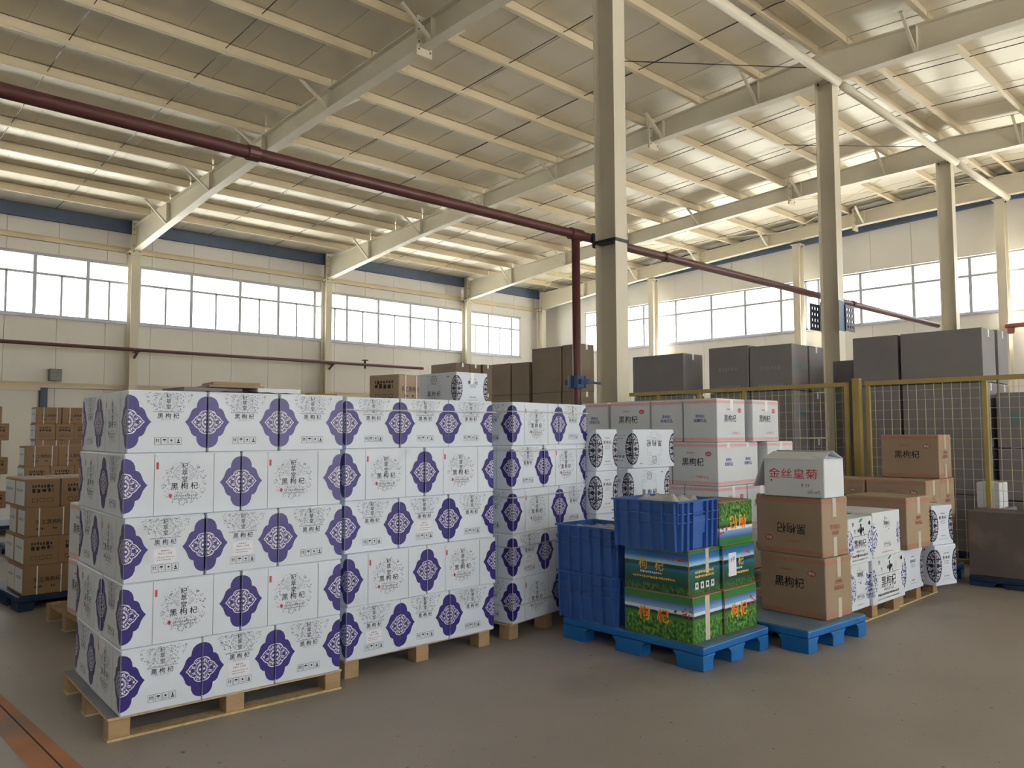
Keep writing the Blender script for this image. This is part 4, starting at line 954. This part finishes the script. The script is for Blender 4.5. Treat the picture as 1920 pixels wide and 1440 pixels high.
for nm, q in (('flap', [(.0, .0, .275), (.0, .485, .275), (.11, .47, .325), (.11, .015, .325)]), ('flap', [(.285, .0, .275), (.285, .485, .275), (.16, .47, .335), (.16, .015, .335)]),
              ('flap', [(-.002, .485, .27), (.283, .485, .27), (.27, .59, .06), (.01, .59, .06)]), ('flap', [(.0, .0, .275), (.285, .0, .275), (.25, .10, .30), (.03, .10, .30)])):
    mb = MB(); mb.hexa(q, [(a, b, c+.004) for a, b, c in q]); part(nm, mb, WHITEP, mt)
# ------------------------------------------------------------------ white cartons with berry print, ovals, and brown ones behind
wooden_pallet('wooden pallet under the berry print cartons at the right', (6.085, 2.69, 0), R(-1), .95, .95, .13, False)
def k_ol(D, a, b, r): olive_long(D, a, r); olive_short(D, b, r)
def k_os(D, a, b, r): olive_short(D, a, r); olive_long(D, b, r)
GB = 'white cartons with berry print'
carton('white_carton', 'white carton with blue ovals, bottom left of the berry print stack', 'carton', (6.075, 2.655, .13), R(-1), (.31, .60, .355), WHITEP, 'os', k_os, GB)
carton('white_carton', 'white berry print carton with big black lettering, bottom right of its stack', 'carton', (6.395, 2.625, .13), R(-1), (.62, .39, .37), WHITEP, 'ol', k_ol, GB)
carton('white_carton', 'white berry print carton, upper left of its stack, beside the brown cartons', 'carton', (5.955, 2.615, .49), R(-2), (.395, .38, .345), WHITEP, 'ol2', k_ol, GB)
carton('white_carton', 'white carton with one blue oval, upper right of the berry print stack', 'carton', (6.355, 2.598, .503), R(-2), (.50, .42, .35), WHITEP, 'os2', k_os, GB)
wooden_pallet('wooden pallet under the tilted brown carton and oval print cartons at right', (7.10, 2.70, 0), 0, .92, 1.0, .13, False)
carton('white_carton', 'white carton with dark oval at its edge, right below the leaning brown carton', 'carton', (7.09, 2.665, .13), R(-2), (.44, .40, .35), WHITE, 'ovs3', k_ovs, 'white cartons with black oval print')
carton('white_carton', 'white carton with large black oval, lower one at the right end', 'carton', (7.59, 2.565, .13), R(-15), (.30, .56, .35), WHITE, 'ovs4', k_ovs, 'white cartons with black oval print')
carton('white_carton', 'white carton with large black oval, upper one at the right end', 'carton', (7.585, 2.58, .484), R(-15), (.295, .56, .345), WHITE, 'ovs4', k_ovs, 'white cartons with black oval print')
carton('brown_carton', 'brown carton leaning between berry print and oval print cartons', 'carton', (6.99, 2.575, .505), R(-4), (.44, .53, .43), BROWN, 'bl3', k_bl, 'brown goji cartons')
plastic_pallet('blue plastic pallet at far right behind the oval print cartons', (8.05, 2.78, 0), 0, 1.0, 1.2)
for l, (z, nm) in enumerate(((.155, 'bottom'), (.59, 'second'))):
    carton('brown_carton', f'brown carton behind the berry prints, {nm} layer, front left', 'carton', (8.05, 2.78, z), 0, (.385, .56, .43), BROWN, 'bl4', k_bl, 'brown goji cartons')
    carton('brown_carton', f'brown carton behind the berry prints, {nm} layer, right end beside the fence', 'carton', (8.455, 2.785, z), 0, (.385, .56, .43), BROWN, 'bl4', k_bl, 'brown goji cartons')
    carton('brown_carton', f'brown carton behind the berry prints, {nm} layer, farther left half hidden by white carton', 'carton', (8.05, 3.36, z), 0, (.385, .56, .43), BROWN, 'bl4', k_bl, 'brown goji cartons')
carton('brown_carton', 'brown carton with pale end, single top box in front of the fence', 'carton', (8.455, 2.79, 1.026), R(1), (.37, .55, .43), BROWN, 'bl4', k_bl, 'brown goji cartons')
# ------------------------------------------------------------------ yellow mesh fence
FX = 9.12
def fence(label, y0, y1, ups, h=2.06):
    t = thing('mesh_fence', label, 'fence', (FX, y0, 0), 0, 'yellow mesh fence'); L = y1-y0; s = .022
    part('top_rail', MB().box(-s, 0, h-.05, s, L, h), YEL, t, bevel=.004); part('bottom_rail', MB().box(-s, 0, .12, s, L, .17), YEL, t, bevel=.004)
    for u in ups: part('upright', MB().box(-s, u-s, .0, s, u+s, h-.05), YEL, t, bevel=.004)
    mb = MB(); y = .07
    while y < L: mb.box(-.003, y-.002, .17, .003, y+.002, h-.05); y += .088
    z = .26
    while z < h-.06: mb.box(-.0025, 0, z-.002, .0025, L, z+.002); z += .105
    part('wire_mesh', mb, WIRE, t, kind='stuff')
fence('yellow wire mesh fence behind the pink banded cartons, left of the post', 3.955, 7.2, (.022, 1.33, 2.0, 2.66, 3.22))
fence('yellow wire mesh fence at the right edge of the picture', -.2, 3.76, (.022, 2.95-.2+.0, 3.93))
tag(part('fence_post', MB().box(FX-.04, 3.815, 0, FX+.04, 3.895, 2.09).box(FX-.045, 3.81, 2.09, FX+.045, 3.90, 2.10), YEL, bevel=.004), 'yellow square fence post between the two mesh panels', 'post')
# ------------------------------------------------------------------ big grey brown cartons behind the fence
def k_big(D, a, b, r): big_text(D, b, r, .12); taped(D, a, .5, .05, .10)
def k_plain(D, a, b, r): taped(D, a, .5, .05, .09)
def k_bigl(D, a, b, r): l = D.g('lettering', [GREY]); tiny(l, b, b.w*.25, b.w*.75, b.h*.5, .06, r); tiny(l, b, b.w*.2, b.w*.8, b.h*.12, .05, r); big_text(D, a, r)
BZ = [.10, .755, 1.41, 2.065]; BH = .645; GC = 'big grey brown cartons behind the fence'
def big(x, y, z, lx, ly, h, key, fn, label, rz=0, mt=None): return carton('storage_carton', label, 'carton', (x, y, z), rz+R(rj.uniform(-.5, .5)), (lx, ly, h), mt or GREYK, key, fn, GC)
cols = [(6.93, .96, .53, 'first column from the left', 'pl', k_plain), (5.84, .645, .46, 'second column from the left', 'bt', k_bigl), (5.18, .64, .46, 'third column from the left', 'bt', k_bigl), (3.80, .55, .5, 'fifth column', 'pl', k_plain), (2.86, .90, .50, 'column at the right', 'pl', k_plain)]
lv = ['bottom', 'second lowest', 'second highest', 'top']
for y, ly, lx, nm, key, fn in cols:
    plastic_pallet('dark blue pallet under big cartons behind the fence, '+nm, (10.2, y-.02, 0), 0, 1.0, ly+.03, .098, DKBL, DKBL, 'dark pallets behind the fence')
    for l in range(4):
        if l < 3 or True: big(10.2+.01*((l*7) % 3), y, BZ[l], lx, ly, BH if l < 3 else (.63, .66, .62)[int(y*7) % 3], key, fn, f'big grey brown carton behind the fence, {lv[l]} level, {nm}')
for l in range(4):
    big(10.71, 5.18, BZ[l], .44, .64, BH-.01, 'pl', k_plain, f'big grey brown carton behind the fence, {lv[l]} level, far side of third column')
    big(10.80, 2.86, BZ[l], .42, .90, BH, 'pl', k_plain, f'big grey brown carton behind the fence, {lv[l]} level, far side of right column')
    big(11.4, 4.50, .10+.605*l, .45, .66, .6, 'pl', k_plain, f'big grey brown carton behind the fence, {lv[l]} level, set back in the gap')
plastic_pallet('dark blue pallet under set back cartons behind the fence', (11.38, 4.48, 0), 0, .6, .7, .098, DKBL, DKBL, 'dark pallets behind the fence')
big(10.45, 2.02, 1.30, .95, .78, .63, 'bt2', k_big, 'big tilted carton with blue lettering behind the fence at right edge', R(3)); big(10.42, 2.02, .70, .98, .78, .58, 'pl', k_plain, 'big carton under the lettered one behind the fence, right edge'); big(10.42, 2.02, .10, .98, .78, .58, 'pl', k_plain, 'lowest big carton under the lettered one behind the fence'); plastic_pallet('dark blue pallet under the lettered carton behind the fence', (10.41, 2.02, 0), 0, 1.0, .8, .098, DKBL, DKBL, 'dark pallets behind the fence')
for i in range(3): big(8.63, 1.77-.86*i, .10, .44, .84, .61, 'pl', k_plain, f'big carton toned dark for shade on a low pallet before the fence, {("left", "middle", "right")[i]} one', 0, DKCARD)
for i in range(3): plastic_pallet(f'dark blue pallet under the low row of cartons at right, {("left", "middle", "right")[i]} one', (8.62, 1.765-.86*i, 0), 0, .46, .85, .098, DKBL, DKBL, 'dark pallets behind the fence')
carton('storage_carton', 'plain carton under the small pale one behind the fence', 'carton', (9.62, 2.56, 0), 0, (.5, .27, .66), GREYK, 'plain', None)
carton('white_carton', 'small pale carton behind the fence beside the upright, above the low row', 'carton', (9.66, 2.60, .665), 0, (.3, .22, .27), WHITEP, 'plainw', None)
# tall cartons along the back, left of the big column
cl = [(10.0, 9.29, .70, .42, .79, 'tall carton left of the red drop pipe', 3), (10.0, 8.86, .41, .37, .80, 'tall carton directly behind the red drop pipe', 3), (10.0, 10.55, .52, .4, .58, 'second from the left of the back row', 3), (10.0, 10.07, .46, .4, .57, 'third from the left of the back row', 3), (12.0, 14.55, .98, .44, .70, 'leftmost carton of the back row', 3), (12.46, 14.55, .98, .34, .69, 'right neighbour of the leftmost back row carton', 3), (12.82, 14.5, .98, .34, .70, 'third of the far left back row group', 3)]
for x, y, ly, lx, h, nm, n in cl:
    H3 = 2.19 if x < 11 else 2.46; hh = (H3-.10)/3
    for l in range(n):
        carton('storage_carton', f'big brown carton, {("bottom", "middle", "upper")[l]} level below the {nm}', 'carton', (x, y, .10+hh*l), 0, (lx, ly-.01, hh-.005), BROWNG, 'pl', k_plain, 'big brown cartons of the back row')
    carton('storage_carton', f'big grey brown carton, {nm}', 'carton', (x, y, H3), R(rj.uniform(-1, 1)), (lx, ly-.012, h), BROWNG, 'pl', k_plain, 'big brown cartons of the back row')
    plastic_pallet(f'dark pallet under the {nm}', (x, y, 0), 0, lx, ly-.01, .098, DKBL, DKBL, 'dark pallets of the back row')
# ------------------------------------------------------------------ brown cartons at the left
GL = 'brown cartons of handmade goods'
def stack_hand(o, z0, layers, label, nx=3, hh=.2445, rows=2, start=0):
    for l in range(layers):
        a = (l+start) % 2
        for j in range(rows):
            for i in range(nx if a else max(2, round(nx*.75))):
                L, W = (.268, .358) if a else (.358, .268)
                nm = f'{("front", "second", "third")[j]} row {i+1}'
                carton('brown_carton', f'brown carton, {("bottom", "second", "third", "fourth", "fifth", "sixth", "seventh")[l]} layer, {("leftmost", "middle", "third", "fourth")[i]}{("", " behind", " rear")[j]}, {label}', 'carton', (o[0]+(L+.004)*i+rj.uniform(0, .01), o[1]+(W+.004)*j+rj.uniform(0, .01), z0+(hh+.002)*l), R(rj.uniform(-1, 1)), (L, W, hh), KRAFT2, 'hand2' if a else 'hand', k_hand2 if a else k_hand, GL)
plastic_pallet('dark blue pallet under the near brown carton stack at left', (1.66, 7.80, 0), R(2), 1.2, 1.0, .13, DKBL, DKBL)
stack_hand((1.69, 7.82), .13, 4, 'near stack at left')
plastic_pallet('dark blue pallet under the brown cartons left of the near stack', (.62, 8.55, 0), 0, 1.0, 1.2, .13, DKBL, DKBL)
stack_hand((.66, 9.05), .13, 4, 'stack at left picture edge', 3, .2445, 1)
plastic_pallet('dark blue pallet under the middle brown stack at left', (2.3, 10.85, 0), 0, 1.1, 1.1, .13, DKBL, DKBL)
stack_hand((2.34, 10.9), .13, 5, 'middle stack at left', 3, .2445, 1)
plastic_pallet('dark blue pallet under the second middle brown stack at left', (3.43, 10.85, 0), 0, 1.1, 1.1, .13, DKBL, DKBL)
stack_hand((3.47, 10.9), .13, 4, 'half hidden middle stack', 2, .2445, 1)
for k, x in enumerate((1.95, 3.12)):
    plastic_pallet(f'dark blue pallet under the {("left", "right")[k]} far brown stack', (x, 13.95, 0), 0, 1.15, 1.0, .14, DKBL, DKBL)
    stack_hand((x+.02, 14.0), .14, 7, f'{("left", "right")[k]} far stack by the wall', 3, .253, 1)
tag(part('brown_box', MB().box(1.05, 6.95, 0, 1.36, 7.25, .16), BROWN, bevel=.004), 'small dark carton on the floor at the left picture edge', 'carton')
